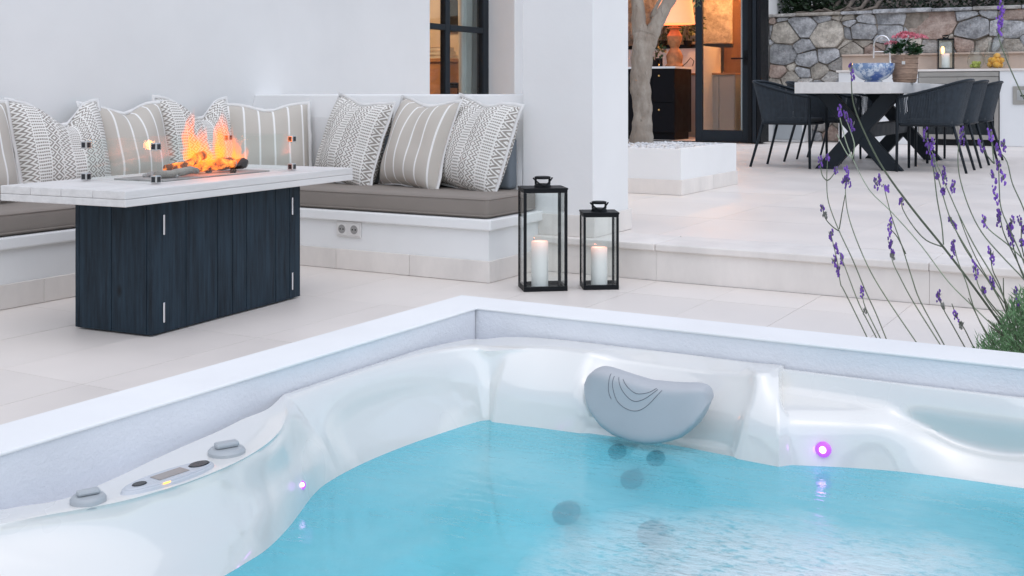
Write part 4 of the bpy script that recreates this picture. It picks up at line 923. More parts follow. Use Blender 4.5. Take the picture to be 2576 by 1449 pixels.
for i, (dy, heads, pl_) in enumerate(STEMS):
    yb = 3.70 + dy * 1.4 + random.uniform(-.015, .015)
    pts = [onY(*reg(x, y), yb) for x, y in pl_]
    sm = []
    for k in range(len(pts) - 1):
        p0, p1, p2, p3 = pts[max(k - 1, 0)], pts[k], pts[k + 1], pts[min(k + 2, len(pts) - 1)]
        for q in range(4): sm.append(cr(p0, p1, p2, p3, q / 4))
    sm.append(pts[-1])
    if sm[-1].z < .012: sm = [p for p in sm if p.z > .012] or sm[:2]
    big = i == 0
    st_ = part('stem', MB().tube(sm, [(.0014 + (.0022 if big else .0006) * min(1, k / len(sm) * 1.6)) for k in range(len(sm))], 5), M['lav_stem_pale'] if i in (1, 2, 3, 4) else M['lav_stem'], lv, world=True, smooth=True)
    for (hx, hy, n) in heads:
        c_ = onY(*reg(hx, hy), yb)
        up = Vector((random.uniform(-.3, .1), random.uniform(-.2, .2), 1)).normalized()
        sp = spike(c_, n if n else 1, up, 0)
        part('flower_head', sp, M['lav_flower'] if n else M['lav_bract'], st_, world=True)
        br = MB()
        for q in range(4): br.leaf(c_ - up * .006, up + Vector((random.uniform(-.5, .5), random.uniform(-.5, .5), 0)), .022, .006)
        part('bract', br, M['lav_bract'], st_, world=True)
fo = MB()
for k in range(4200):
    px = random.triangular(1090, 1700, 1420); top = 1330 - 330 * min(1, max(0, (px - 1090) / 250)) ** 1.3; py = top + (1400 - top) * random.random() ** .8
    p = onY(*reg(px, py), 3.72 + random.uniform(-.14, .14))
    if p.z < .0: p.z = random.uniform(.01, .06)
    fo.leaf(p, (random.uniform(-.8, .6), random.uniform(-.6, .6), random.uniform(.3, 1.1)), random.uniform(.018, .042), .0036)
part('foliage', fo, M['lav_leaf'], lv, world=True, kind='stuff')
tw = MB()
for k in range(14):
    tw.tube([(-.36 + random.uniform(-.05, .05), 3.72 + random.uniform(-.04, .04), .0), (-.36 + random.uniform(-.14, .18), 3.72 + random.uniform(-.1, .1), .13)], [.003, .0015], 5)
part('woody_base', tw, M['root'], lv, world=True)
# ================================================================== planter and olive tree
pn = thing('tree_planter', 'low white plastered planter filled with pebbles at the foot of the tree', 'planter', (-3.4, 7.6, TZ))
qx0, qx1, qy0, qy1, pt = -4.40, -2.774, 7.011, 8.115, TZ + .30
for (a, b, c, d) in ((qx0, qx1 - .012, qy0 + .012, qy0 + .07), (qx0, qx1 - .012, qy1 - .07, qy1), (qx1 - .07, qx1 - .012, qy0 + .0705, qy1 - .0705)):
    part('wall', BX(a, b, c, d, TZ + .0008, pt), M['plaster'], pn, world=True)
part('soil', BX(qx0, qx1 - .071, qy0 + .071, qy1 - .071, TZ + .02, pt - .03), M['soil'], pn, world=True)
for (a, b) in ((qx0, -3.5), (-3.498, qx1)): part('skirting', BX(a, b, qy0 - .0, qy0 + .0115, TZ + .0008, TZ + .10), M['stone_trim'], pn, world=True, bevel=.002)
for (a, b) in ((qy0 + .012, 7.6), (7.602, qy1)): part('skirting', BX(qx1 - .0115, qx1, a, b, TZ + .0008, TZ + .10), M['stone_trim'], pn, world=True, bevel=.002)
pb = MB()
for k in range(1500):
    r = random.uniform(.010, .022)
    pb.blob((random.uniform(qx0 + .02, qx1 - .09), random.uniform(qy0 + .09, qy1 - .09), pt - .022 + random.uniform(0, .022)), (r * random.uniform(.8, 1.3), r, r * .7), 6, 3, .15)
tag(part('pebbles', pb, M['pebble'], smooth=True), 'white pebbles covering the soil in the tree planter', kind='stuff')
tr_ = thing('olive_tree', 'olive tree with a bare pale grey trunk growing from the white planter', 'tree', (-3.46, 7.93, pt - .03))
def wob(path, rad, seed, n=18, sides=16, amp=.12):
    rn = random.Random(seed); P = [Vector(p) for p in path]; sm = []; rr_ = []
    for k in range(len(P) - 1):
        p0, p1, p2, p3 = P[max(k - 1, 0)], P[k], P[k + 1], P[min(k + 2, len(P) - 1)]
        for q in range(6): sm.append(cr(p0, p1, p2, p3, q / 6)); rr_.append(rad[k] + (rad[k + 1] - rad[k]) * q / 6)
    sm.append(P[-1]); rr_.append(rad[-1])
    m = MB().tube(sm, rr_, sides); ph = [rn.uniform(0, 6) for _ in range(5)]
    for i, c_ in enumerate(sm):
        for k in range(sides):
            v = m.v[i * sides + k]; a = 2 * PI * k / sides
            f = 1 + amp * (math.sin(3 * a + ph[0] + i * .35) * .5 + math.sin(2 * a + ph[1] - i * .22) * .5 + .5 * math.sin(5 * a + ph[2] + i * .8) + .35 * math.sin(i * 1.7 + ph[3]))
            m.v[i * sides + k] = c_ + (v - c_) * f
    return m
T0 = Vector((-3.464, 7.90, 0))
def tp(px, py, dd=0): p = at(px, py, 8.55 + dd); return p
tk = part('trunk', wob([(*tp(1612, 372).xy, pt - .06), tp(1613, 345), tp(1616, 290), tp(1612, 220), tp(1614, 160), tp(1620, 105), tp(1626, 80)], [.108, .086, .074, .073, .075, .080, .078], 3), M['bark'], tr_, world=True, smooth=True)
part('branch', wob([tp(1618, 112), tp(1608, 60), tp(1604, 10), tp(1590, -60), tp(1570, -160)], [.066, .052, .044, .038, .03], 4), M['bark'], tr_, world=True, smooth=True)
part('branch', wob([tp(1628, 112), tp(1648, 70), tp(1668, 30), tp(1692, -15), tp(1730, -90), tp(1770, -180)], [.060, .053, .048, .045, .038, .03], 5), M['bark'], tr_, world=True, smooth=True)
part('branch', wob([tp(1640, 45, .1), tp(1652, 15, .15), tp(1672, -20, .2)], [.018, .014, .010], 6, amp=.05), M['bark'], tr_, world=True, smooth=True)
cw = MB()
for k in range(2600):
    c_ = tp(*random.choice(((1560, -200), (1640, -260), (1740, -230), (1800, -190), (1660, -330), (1600, -330))))
    p = c_ + Vector((random.gauss(0, .24), random.gauss(0, .24), abs(random.gauss(0, .16)) - .06))
    cw.leaf(p, (random.uniform(-1, 1), random.uniform(-1, 1), random.uniform(-.6, .8)), random.uniform(.04, .07), .013)
part('crown', cw, M['leaf'], tr_, world=True)
lw_ = MB()
for k in range(16):
    p = tp(1752 + random.uniform(-12, 14), random.uniform(-14, 9)); lw_.leaf(p, (random.uniform(-.5, .5), random.uniform(-.5, .5), random.uniform(-1, .1)), .05, .014)
lw_.tube([tp(1745, -110), tp(1752, -40), tp(1754, 2)], .003, 5)
part('hanging_twig', lw_, M['leaf'], tr_, world=True)
# ================================================================== dining table and rope chairs
dt = thing('dining_table', 'dining table with a thick white top on black crossed beam legs', 'table', (-2.39, 11.1, TZ))
tx0, tx1, ty0, ty1, tz0, tz1 = -2.785, -2.0, 9.6, 12.75, .83, .923
for k in range(4):
    a = tx0 + (tx1 - tx0) * k / 4; b = tx0 + (tx1 - tx0) * (k + 1) / 4
    part('top_board', BX(a + .0006, b - .0006, ty0 + .02, ty1 - .02, tz0 + .001, tz1), M['slab'], dt, world=True, bevel=.003)
for (c, d) in ((ty0, ty0 + .0195), (ty1 - .0195, ty1)): part('end_board', BX(tx0, tx1, c, d, tz0, tz1 + .0006), M['slab'], dt, world=True, bevel=.003)
for yy in (10.2, 12.1):
    for s_, dy in ((1, 0.), (-1, .0)):
        a, b = ((-2.68, -2.10) if s_ > 0 else (-2.10, -2.68))
        hw = .085
        part('crossed_leg', MB().add([(xx + e, yy + y2, zz) for y2 in (-.045 + .004 * s_, .045 + .004 * s_) for (xx, zz) in ((a, .829), (b, TZ + .0005)) for e in (-hw, hw)], [(0, 1, 3, 2), (4, 6, 7, 5), (0, 4, 5, 1), (2, 3, 7, 6), (0, 2, 6, 4), (1, 5, 7, 3)]), M['dark_frame'], dt, world=True, bevel=.004)
part('stretcher', BX(-2.45, -2.33, 10.25, 12.05, .44, .56), M['dark_frame'], dt, world=True, bevel=.004)
def make_chair():
    t_ = thing('dining_chair', 'x', 'chair', (0, 0, 0), 0, 'rope dining chairs around the table')
    top = [(.275, -.275, .632), (.12, -.282, .665), (-.06, -.285, .712), (-.20, -.268, .755), (-.272, -.17, .775), (-.288, 0, .780)]
    bot = [(.262, -.262, .405), (.10, -.262, .405), (-.06, -.255, .405), (-.155, -.225, .405), (-.19, -.13, .405), (-.198, 0, .405)]
    full_ = lambda L: [Vector(p) for p in L] + [Vector((x, -y, z)) for x, y, z in L[-2::-1]]
    def dense(L, n=60):
        P = full_(L); o = []
        for k in range(len(P) - 1):
            p0, p1, p2, p3 = P[max(k - 1, 0)], P[k], P[k + 1], P[min(k + 2, len(P) - 1)]
            for q in range(7): o.append(cr(p0, p1, p2, p3, q / 7))
        return o + [P[-1]]
    T_, B_ = dense(top), dense(bot)
    part('top_rail', MB().tube(T_, .0125, 8), M['dark_frame'], t_, smooth=True)
    part('seat_rail', MB().tube(B_, .011, 8), M['dark_frame'], t_, smooth=True)
    rp = MB()
    for k in range(1, len(T_) - 1):
        for f in (0, .5):
            a = T_[k].lerp(T_[k + 1], f) if f else T_[k]; b = B_[k].lerp(B_[k + 1], f) if f else B_[k]
            tn = (T_[k + 1] - T_[k - 1]).normalized()
            rp.bar(a, b, .006, .0078 + .0012 * ((k * 7 + int(f * 2)) % 3), up=tn)
    part('rope_weave', rp, M['rope'], t_, kind='stuff')
    part('seat', BX(-.17, .262, -.245, .245, .385, .403), M['dark_frame'], t_, bevel=.01)
    soft_box('seat_pad', -.165, .25, -.235, .235, .4035, .445, M['chair_cushion'], t_, .015)
    for s_ in (-1, 1):
        part('leg', MB().tube([(.275, s_ * .275, .63), (.275, s_ * .275, .40), (.278, s_ * .278, .0)], [.0125, .0135, .0115], 8), M['dark_frame'], t_, smooth=True)
        part('leg', MB().tube([(-.165, s_ * .215, .405), (-.275, s_ * .245, .0)], [.0135, .0115], 8), M['dark_frame'], t_, smooth=True)
    return t_
ch0 = make_chair()
CH = [(-3.065, 10.365, 0, 'nearest dark rope chair left of the dining table, closest to the glass door'), (-3.04, 11.30, 0, 'middle dark rope chair on the left side of the dining table, mostly hidden'), (-3.04, 12.15, 0, 'farthest dark rope chair on the left side of the dining table'),
      (-1.775, 10.375, 180, 'nearest dark rope chair right of the dining table, in front of the fridge'), (-1.765, 11.17, 180, 'second dark rope chair on the right side of the table, partly hidden'), (-1.755, 12.12, 180, 'farthest dark rope chair on the right side of the table')]
for i, (x, y, a, lb) in enumerate(CH):
    c_ = ch0 if i == 0 else copy_tree(ch0)
    c_.location = (x, y, TZ); c_.rotation_euler = (0, 0, R(a + random.uniform(-2, 2))); c_['label'] = lb
# things on the table
bo = thing('china_bowl', 'blue and white marbled china bowl on the dining table', 'bowl', (-2.289, 10.3, tz1 + .001))
part('body', MB().lathe([(.075, 0), (.078, .012), (.068, .018), (.12, .04), (.16, .08), (.178, .125), (.182, .165), (.174, .166), (.15, .085), (.09, .035), (.01, .028)], 36), M['china'], bo, smooth=True)
part('rim', MB().tube([(.179 * math.cos(2 * PI * k / 36), .179 * math.sin(2 * PI * k / 36), .166) for k in range(36)], .004, 6, closed=True), M['china'], bo, smooth=True)
fp = thing('flower_pot', 'pink flowering plant in a brown woven basket pot on the dining table', 'potted plant', (-2.063, 10.5, tz1 + .001))
part('pot', MB().lathe([(.085, 0), (.098, .012), (.108, .09), (.112, .24), (.106, .245), (.098, .2), (.02, .19)], 30), M['basket'], fp, smooth='auto')
for k in range(5): part('weave_band', MB().tube([((.1025 + .0022 * k) * math.cos(2 * PI * q / 30), (.1025 + .0022 * k) * math.sin(2 * PI * q / 30), .035 + k * .046) for q in range(30)], .006, 6, closed=True), M['basket'], fp, smooth=True)
part('leather_tag', BX(.005, .021, -.121, -.117, .165, .235), M['basket'], fp); part('price_tag', BX(.0, .028, -.124, -.1215, .16, .188), M['curtain'], fp)
lf = MB()
for k in range(260):
    a = random.uniform(0, 2 * PI); r = random.uniform(.02, .13); p = Vector((r * math.cos(a), r * math.sin(a), .255 + random.uniform(0, .12) * (1.15 - r / .16)))
    lf.leaf(p, (math.cos(a) * .9, math.sin(a) * .9, random.uniform(-.3, .6)), random.uniform(.045, .075), random.uniform(.025, .04), (0, 0, 1) if k % 2 else None)
part('leaves', lf, M['leaf_pot'], fp)
for (fx, fy, fz, fr_) in ((-.10, -.06, .345, .05), (-.03, -.07, .40, .055), (.05, -.06, .395, .06), (.11, .0, .40, .055), (.02, .04, .425, .06), (-.06, .03, .40, .05), (.0, -.02, .43, .045), (.13, .05, .395, .045)):
    fm = MB()
    for k in range(46):
        d = Vector((random.gauss(0, 1), random.gauss(0, 1), abs(random.gauss(0, .7)) + .15)).normalized()
        fm.leaf(Vector((fx, fy, fz - .01)) + Vector((d.x * fr_, d.y * fr_, d.z * fr_ * .45)), d + Vector((random.uniform(-.7, .7), random.uniform(-.7, .7), .2)), .022, .018)
    part('flower_cluster', fm, M['pink'], fp)
# ================================================================== stone retaining wall
WY = 16.24
sw_ = thing('stone_wall', 'dry stone retaining wall of grey, tan and pink stones behind the dining table', 'wall', (-2, WY, TZ))
part('mortar_backing', BX(-5.09, 3.2, WY + .05, WY + .45, -.01, 1.93), M['mortar'], sw_, world=True)
def z4(x, y): return (2800 + x / 2.07) * .67083, (y / 2.07) * .67083
SEEDS = [(160, 245, 60, 'g'), (185, 150, 40, 'p'), (275, 150, 45, 'g'), (340, 120, 35, 'w'), (420, 200, 110, 'g'), (300, 260, 110, 't'), (180, 350, 45, 'g'), (260, 420, 110, 'g'), (430, 365, 70, 'g'), (220, 550, 80, 'p'), (330, 520, 40, 't'), (470, 460, 80, 'g'), (430, 555, 55, 'g'), (560, 540, 70, 't'), (630, 440, 80, 'g'), (560, 115, 80, 'g'), (700, 105, 35, 't'), (630, 270, 120, 't'), (770, 260, 60, 'g'), (815, 180, 45, 'g'), (800, 130, 40, 't'), (930, 145, 75, 'g'), (900, 240, 95, 'g'), (900, 330, 60, 't'), (870, 95, 50, 'w'), (1120, 105, 130, 'g'), (1100, 160, 45, 't'), (1110, 235, 90, 'g'), (1270, 225, 45, 'g'), (1430, 150, 190, 'p'), (1690, 110, 110, 'g'), (1645, 190, 35, 'g'), (1750, 215, 130, 'g'), (1860, 90, 70, 'g'), (1930, 220, 70, 'g'), (2060, 220, 95, 'g'), (2060, 95, 90, 'p'), (1690, 335, 80, 'p'), (1830, 330, 70, 't'), (1770, 290, 30, 't'), (1420, 340, 70, 'w'), (1540, 265, 40, 't'), (1310, 330, 60, 't'), (820, 400, 85, 't'), (970, 400, 70, 'p'), (750, 330, 50, 't'), (1050, 300, 45, 'g'), (1020, 360, 40, 'p'), (700, 500, 70, 'w'), (650, 600, 60, 'w'), (330, 610, 70, 't'), (200, 640, 60, 't'), (2060, 370, 90, 't'), (1950, 340, 50, 'g'), (1150, 390, 60, 'g')]
seeds = []
for (x, y, r, c_) in SEEDS:
    p = onY(*z4(x, y), WY); q = onY(*z4(x + r, y), WY); seeds.append((p.x, p.z, (q.x - p.x), c_))
rs = random.Random(11)
zlow = 1.0
AN = .78
def far_enough(x, z, m): return all((x - s_[0]) ** 2 + (z - s_[1]) ** 2 > (m + s_[2] * .85) ** 2 for s_ in seeds)
tries = 0
while tries < 2600:
    tries += 1
    x, z = rs.uniform(-5.05, .9), rs.uniform(TZ + .05, 1.95); r = rs.uniform(.07, .17)
    if far_enough(x, z, r * .8): seeds.append((x, z, r, rs.choice('ggggttpw')))
def clip(poly, a, b, c):    # keep a*x+b*y<=c
    out = []
    for i in range(len(poly)):
        p, q = poly[i], poly[(i + 1) % len(poly)]; dp, dq = a * p[0] + b * p[1] - c, a * q[0] + b * q[1] - c
        if dp <= 0: out.append(p)
        if dp * dq < 0:
            f = dp / (dp - dq); out.append((p[0] + (q[0] - p[0]) * f, p[1] + (q[1] - p[1]) * f))
    return out
seeds = [(x * AN, z, r * .9, c_) for (x, z, r, c_) in seeds]
for i, (x, z, r, c_) in enumerate(seeds):
    poly = [(x - .5, z - .4), (x + .5, z - .4), (x + .5, z + .4), (x - .5, z + .4)]
    poly = clip(poly, -1, 0, 5.085 * AN); poly = clip(poly, 0, 1, 1.935); poly = clip(poly, 0, -1, -(TZ + .005))
    for j, (x2, z2, r2, _) in enumerate(seeds):
        if j == i or abs(x2 - x) > 1.2: continue
        dx, dz = x2 - x, z2 - z; c0 = (x2 * x2 + z2 * z2 - x * x - z * z + r * r - r2 * r2) / 2; L = math.hypot(dx, dz)
        poly = clip(poly, dx, dz, c0 - L * .005)
        if len(poly) < 3: break
    if len(poly) < 3: continue
    poly = [(p[0] / AN, p[1]) for p in poly]
    # round the corners and roughen
    rp_ = []; n = len(poly)
    for k in range(n):
        p, q, s_ = Vector(poly[k - 1]), Vector(poly[k]), Vector(poly[(k + 1) % n])
        a = q.lerp(p, min(.32, .018 / max(.01, (p - q).length))); b = q.lerp(s_, min(.32, .018 / max(.01, (s_ - q).length)))
        rp_ += [a, b]
    area = abs(sum(rp_[k - 1].x * rp_[k].y - rp_[k].x * rp_[k - 1].y for k in range(len(rp_)))) / 2
    if area < .0016: continue
    rp_ = [p + Vector((rs.uniform(-.010, .010), rs.uniform(-.010, .010))) for p in rp_]
    dpt = rs.uniform(.03, .075); cx = sum(p.x for p in rp_) / len(rp_); cy = sum(p.y for p in rp_) / len(rp_); n = len(rp_)
    tilt = (rs.uniform(-.12, .12), rs.uniform(-.12, .12)); st = MB()
    rings = []
    for (ins, d) in ((0, 0), (.0, dpt * .8), (.05, dpt * .97), (.45, dpt * 1.04)):
        rings.append([(p.x + (cx - p.x) * ins - cx, -d - ((p.x - cx) * tilt[0] + (p.y - cy) * tilt[1]) * (1 if d else 0) + (rs.uniform(-.006, .006) if d else 0), p.y + (cy - p.y) * ins - cy) for p in rp_])
    st.grid(rings, closed=True); st.f.append(tuple(3 * n + k for k in range(n)))
    o = part('stone', st, ST[c_], sw_); o.location = Vector((cx, WY + .06, cy)) - Vector(sw_.location)
bm_names = [o for o in sw_.children if o.name.startswith('stone')]
for o in bm_names:
    bm = bmesh.new(); bm.from_mesh(o.data); bmesh.ops.recalc_face_normals(bm, faces=bm.faces); bm.to_mesh(o.data); bm.free(); fin(o, 'auto')
x = -5.09
while x < .9:
    w_ = rs.uniform(.4, .8); part('coping_stone', BX(x + .004, x + w_ - .004, WY - .05, WY + .4, 1.937, 1.985 + rs.uniform(-.006, .012)), ST[rs.choice('gtw')], sw_, world=True, bevel=.012); x += w_
# planted bank, roots, hedge and chain-link fence above the wall
bk2 = MB(); n = 26; rws = []
for j in range(6):
    rws.append([(-5.08 + 8.3 * i / n, WY + .40 + j * .7, 1.94 + j * .12 + .04 * math.sin(i * 1.9 + j) + .03 * math.sin(i * .7)) for i in range(n + 1)])
tag(part('soil_bank', bk2.grid(rws), M['soil'], smooth=True), 'dark planted soil bank on top of the stone wall', kind='structure')
hg = MB()
for k in range(9000):
    p = Vector((random.uniform(-4.95, .8), WY + random.uniform(.75, 1.6), 1.97 + random.random() ** 1.2 * 1.1))
    hg.leaf(p, (random.uniform(-1, 1), random.uniform(-1, .4), random.uniform(-.3, 1)), random.uniform(.05, .10), .035)
for k in range(3500):
    p = Vector((random.uniform(-5.07, -4.2), WY + random.uniform(.42, 1.0), 1.95 + random.random() * 1.1)); hg.leaf(p, (random.uniform(-1, 1), random.uniform(-1, .4), random.uniform(-.3, 1)), random.uniform(.05, .10), .04)
hgo = thing('hedge', 'dark green hedge growing on the bank above the stone wall', 'hedge', (-3, WY + 1.2, 2.0))
part('foliage', hg, M['leaf_dark'], hgo, world=True, kind='stuff')
hb = MB()
for k in range(12): hb.tube([(-4.9 + k * .48, WY + 1.2, 1.95), (-4.85 + k * .48 + random.uniform(-.15, .15), WY + 1.25, 2.9)], [.03, .012], 6)
part('hedge_stem', hb, M['root'], hgo, world=True)
for k, (x0, x1) in enumerate(((-4.95, -4.3), (-4.7, -3.9), (-4.5, -4.1), (-4.2, -3.7))):
    rt = MB().tube([(x0, WY + .42, 1.985), (x0 * .7 + x1 * .3, WY + .36, 2.02 + .02 * k), (x0 * .4 + x1 * .6, WY + .4, 2.0), (x1, WY + .55, 2.06), (x1 + .1, WY + .8, 2.3)], [.008, .016, .02, .03, .035], 8)
    tag(part('tree_root', rt, M['root'], smooth=True), ['long pale root creeping along the left end of the wall top', 'gnarled root looping over the wall top behind the table', 'short root half buried beside the glass door end of the wall', 'thick root rising into the hedge above the wall'][k], 'root', 'roots on the wall top')
cf = thing('chain_link_fence', 'chain link fence with thin wires running above the stone wall', 'fence', (-2.2, WY + .62, 1.95))
wm = MB(); fx0, fx1, fz0, fz1, sp = -4.6, .6, 2.0, 2.9, .075
nn = int((fx1 - fx0) / sp)
for k in range(-12, nn):
    for d in (1, -1):
        a = (fx0 + k * sp, fz0 if d > 0 else fz1); b = (a[0] + (fz1 - fz0), fz1 if d > 0 else fz0)
        t0 = max(0, (fx0 - a[0]) / (fz1 - fz0)); t1 = min(1, (fx1 - a[0]) / (fz1 - fz0))
        if t1 - t0 < .05: continue
        f_ = lambda t: (a[0] + (b[0] - a[0]) * t, WY + .62 + .003 * d, a[1] + (b[1] - a[1]) * t)
        wm.bar(f_(t0), f_(t1), .0026)
part('wire_mesh', wm, M['wire'], cf, world=True, kind='stuff')
for xx in (-4.6, -2.4, -.2): part('fence_post', MB().tube([(xx, WY + .635, 1.93), (xx, WY + .635, 2.95)], .022, 10), M['wire'], cf, world=True, smooth=True)
# ================================================================== outdoor kitchen
KY = 15.70; kz = 1.15
ok = thing('outdoor_kitchen', 'white outdoor kitchen counter with glass fridge and steel drawer along the stone wall', 'counter', (-2.4, 15.9, TZ))
part('carcass', BX(-3.95, -2.915, KY, 16.22, TZ + .001, kz - .03), M['white_paint'], ok, world=True, bevel=.004)
part('carcass', BX(-1.925, .6, KY, 16.22, TZ + .001, kz - .03), M['white_paint'], ok, world=True, bevel=.004)
part('worktop', BX(-3.98, .62, KY - .02, 16.235, kz - .0295, kz), M['stone_trim'], ok, world=True, bevel=.004)
part('splashback', BX(-4.0, .6, 16.10, 16.16, kz + .001, kz + .20), M['wood_tan'], ok, world=True, bevel=.004)
part('splash_ledge', BX(-4.0, .6, 16.06, 16.2, kz + .2005, kz + .225), M['wood_tan'], ok, world=True, bevel=.004)
rf_ = onY(2548, 217, KY); rg = onY(2640, 263, KY)
dw = part('steel_drawer', BX(rf_.x, rg.x, KY - .018, KY - .0005, rg.z, rf_.z), M['steel_door'], ok, world=True, bevel=.004)
part('drawer_panel', BX(rf_.x + .05, rg.x - .05, KY - .024, KY - .0185, rg.z + .05, rf_.z - .05), M['steel'], dw, world=True, bevel=.003)
part('drawer_pull', BX((rf_.x + rg.x) / 2 - .12, (rf_.x + rg.x) / 2 - .02, KY - .036, KY - .0245, rf_.z - .13, rf_.z - .11), M['dark_frame'], dw, world=True, bevel=.003)
fg = thing('drinks_fridge', 'steel drinks fridge with two dark glass doors under the outdoor counter', 'fridge', (-2.42, 15.9, TZ))
part('body', BX(-2.912, -1.928, KY + .02, 16.2, TZ + .001, kz - .031), M['black_metal'], fg, world=True)
part('header', BX(-2.905, -1.935, KY - .006, KY + .0195, kz - .10, kz - .036), M['steel_door'], fg, world=True, bevel=.003)
part('plinth', BX(-2.905, -1.935, KY + .0, KY + .0195, TZ + .002, TZ + .075), M['black_metal'], fg, world=True)
for k in range(2):
    a = -2.905 + k * .4865; b = a + .4835
    d_ = part('door', MB().box(a, a + .05, KY - .02, KY + .0195, TZ + .08, kz - .105).box(b - .05, b, KY - .02, KY + .0195, TZ + .08, kz - .105).box(a + .05, b - .05, KY - .02, KY + .0195, TZ + .08, TZ + .14).box(a + .05, b - .05, KY - .02, KY + .0195, kz - .19, kz - .105), M['steel_door'], fg, world=True)
    part('pane', BX(a + .0505, b - .0505, KY - .008, KY + .004, TZ + .1405, kz - .1905), M['fridge_glass'], d_, world=True)
    part('handle', MB().tube([((b - .025) if k == 0 else (a + .025), KY - .045, TZ + .3), ((b - .025) if k == 0 else (a + .025), KY - .045, TZ + .62)], .009, 8), M['steel'], d_, world=True, smooth=True)
fc = thing('tap', 'tall gooseneck steel tap over the outdoor sink', 'tap', (-3.34, 15.92, kz))
part('spout', MB().tube([(-3.32, 15.93, kz + .002), (-3.32, 15.93, kz + .34)] + [(-3.425 + .105 * math.cos(q), 15.92, kz + .34 + .125 * math.sin(q)) for q in [PI * k / 10 for k in range(1, 11)]] + [(-3.53, 15.91, kz + .16)], .0135, 10), M['chrome'], fc, world=True, smooth=True)
part('base', MB().lathe([(.032, .001), (.032, .02), (.022, .06), (.02, .11)], 16, (-3.32, 15.93, kz)), M['chrome'], fc, world=True, smooth='auto')
part('lever', MB().bar((-3.30, 15.92, kz + .10), (-3.22, 15.90, kz + .14), .014), M['chrome'], fc, world=True)
part('spray_arm', MB().tube([(-3.32, 15.93, kz + .25), (-3.53, 15.912, kz + .25)], .006, 6), M['chrome'], fc, world=True)
lantern('black counter lantern with a burning candle on the outdoor kitchen', (-2.60, 15.86, kz + .0005), R(14), .20, .20, .40, .05, 'white candle burning inside the lantern on the outdoor counter', .20, .05, .0, group='lantern on the outdoor counter', lit=True)
def jar(label, x, y, r, h, fruit, n, fl_):
    j = thing('glass_jar', label, 'jar', (x, y, kz + .0005))
    part('bowl', MB().lathe([(r * .55, 0), (r * .6, .008), (r * .95, h * .28), (r, h * .45), (r * .85, h * .72), (r * .62, h * .84), (r * .62, h), (r * .59, h), (r * .59, h * .84), (r * .82, h * .71), (r * .965, h * .45), (r * .92, h * .29), (r * .55, .014), (.004, .012)], 26), M['glass'], j, smooth=True)
    part('lid', MB().lathe([(r * .64, h + .001), (r * .66, h + .01), (r * .3, h + .03), (r * .12, h + .034), (r * .16, h + .055), (r * .02, h + .065)], 22), M['glass'], j, smooth='auto')
    for k in range(n):
        a = k * 2.4; q = r * .5 * math.sqrt((k % 5 + .3) / 5); z = .014 + fl_ * .5 + (k // 5) * fl_ * .75
        ft_ = MB().blob((0, 0, 0), (fl_ * .62, fl_ * .5, fl_ * .5), 10, 7); 
        o = part('x', ft_, M[fruit], None, smooth=True); o.name = fruit; o.location = (x + q * math.cos(a), y + q * math.sin(a), kz + z + .001); o.rotation_euler = (random.random(), random.random(), random.random() * 3)
        tag(o, 'yellow lemon inside the large glass jar on the counter' if fruit == 'lemon' else 'green lime inside the small glass jar on the counter', 'fruit', fruit + 's in a glass jar')
jar('large round glass jar of lemons on the outdoor counter', -1.985, 15.86, .155, .34, 'lemon', 12, .075)
jar('small round glass jar of limes on the outdoor counter', -2.235, 15.88, .105, .24, 'lime', 9, .05)
wb = thing('storage_box', 'low white storage box with a pale grey front beside the stone wall', 'storage box', (-4.6, 15.9, TZ))
part('case', BX(-5.0, -4.44, 15.75, 16.17, TZ + .001, .62), M['white_paint'], wb, world=True, bevel=.004)
part('front_panel', BX(-4.86, -4.46, 15.735, 15.7495, TZ + .03, .58), M['grey_plastic'], wb, world=True, bevel=.003)
part('lid', BX(-5.02, -4.42, 15.73, 16.18, .6205, .65), M['white_paint'], wb, world=True, bevel=.004)
# ================================================================== kitchen wing with the glass door
FYK = 15.09
kh = thing('kitchen_wing', 'kitchen wing of the house with an open black framed doorway', 'house', (-6.5, 16, TZ))
kt = 3.3; kx0, kx1 = -11.0, -5.10
w = MB(); w.box(kx0, -8.2, FYK, FYK + .25, 0, kt); w.box(-8.2, -4.78, FYK, FYK + .25, 2.5, kt)
part('wall', w, M['plaster'], kh, world=True)
part('end_wall', BX(kx1 - .10, kx1 + .0, FYK + .251, 19.0, 0, kt), M['plaster'], kh, world=True)
part('roof', BX(kx0, kx1 + .1, FYK - .1, 19.2, kt + .001, kt + .15), M['plaster'], kh, world=True)
part('ceiling', BX(kx0, kx1 - .101, FYK + .251, 19.0, 2.62, 2.68), M['room'], kh, world=True)
part('partition', BX(-11, -10.9, FYK + .251, 19, .16, 2.61).box(-10.89, kx1 - .101, 18.9, 19, .16, 2.61), M['room'], kh, world=True)
part('kitchen_floor', BX(kx0, kx1 - .101, FYK + .0, 18.9, TZ - .002, TZ + .003), M['tile'], kh, world=True)
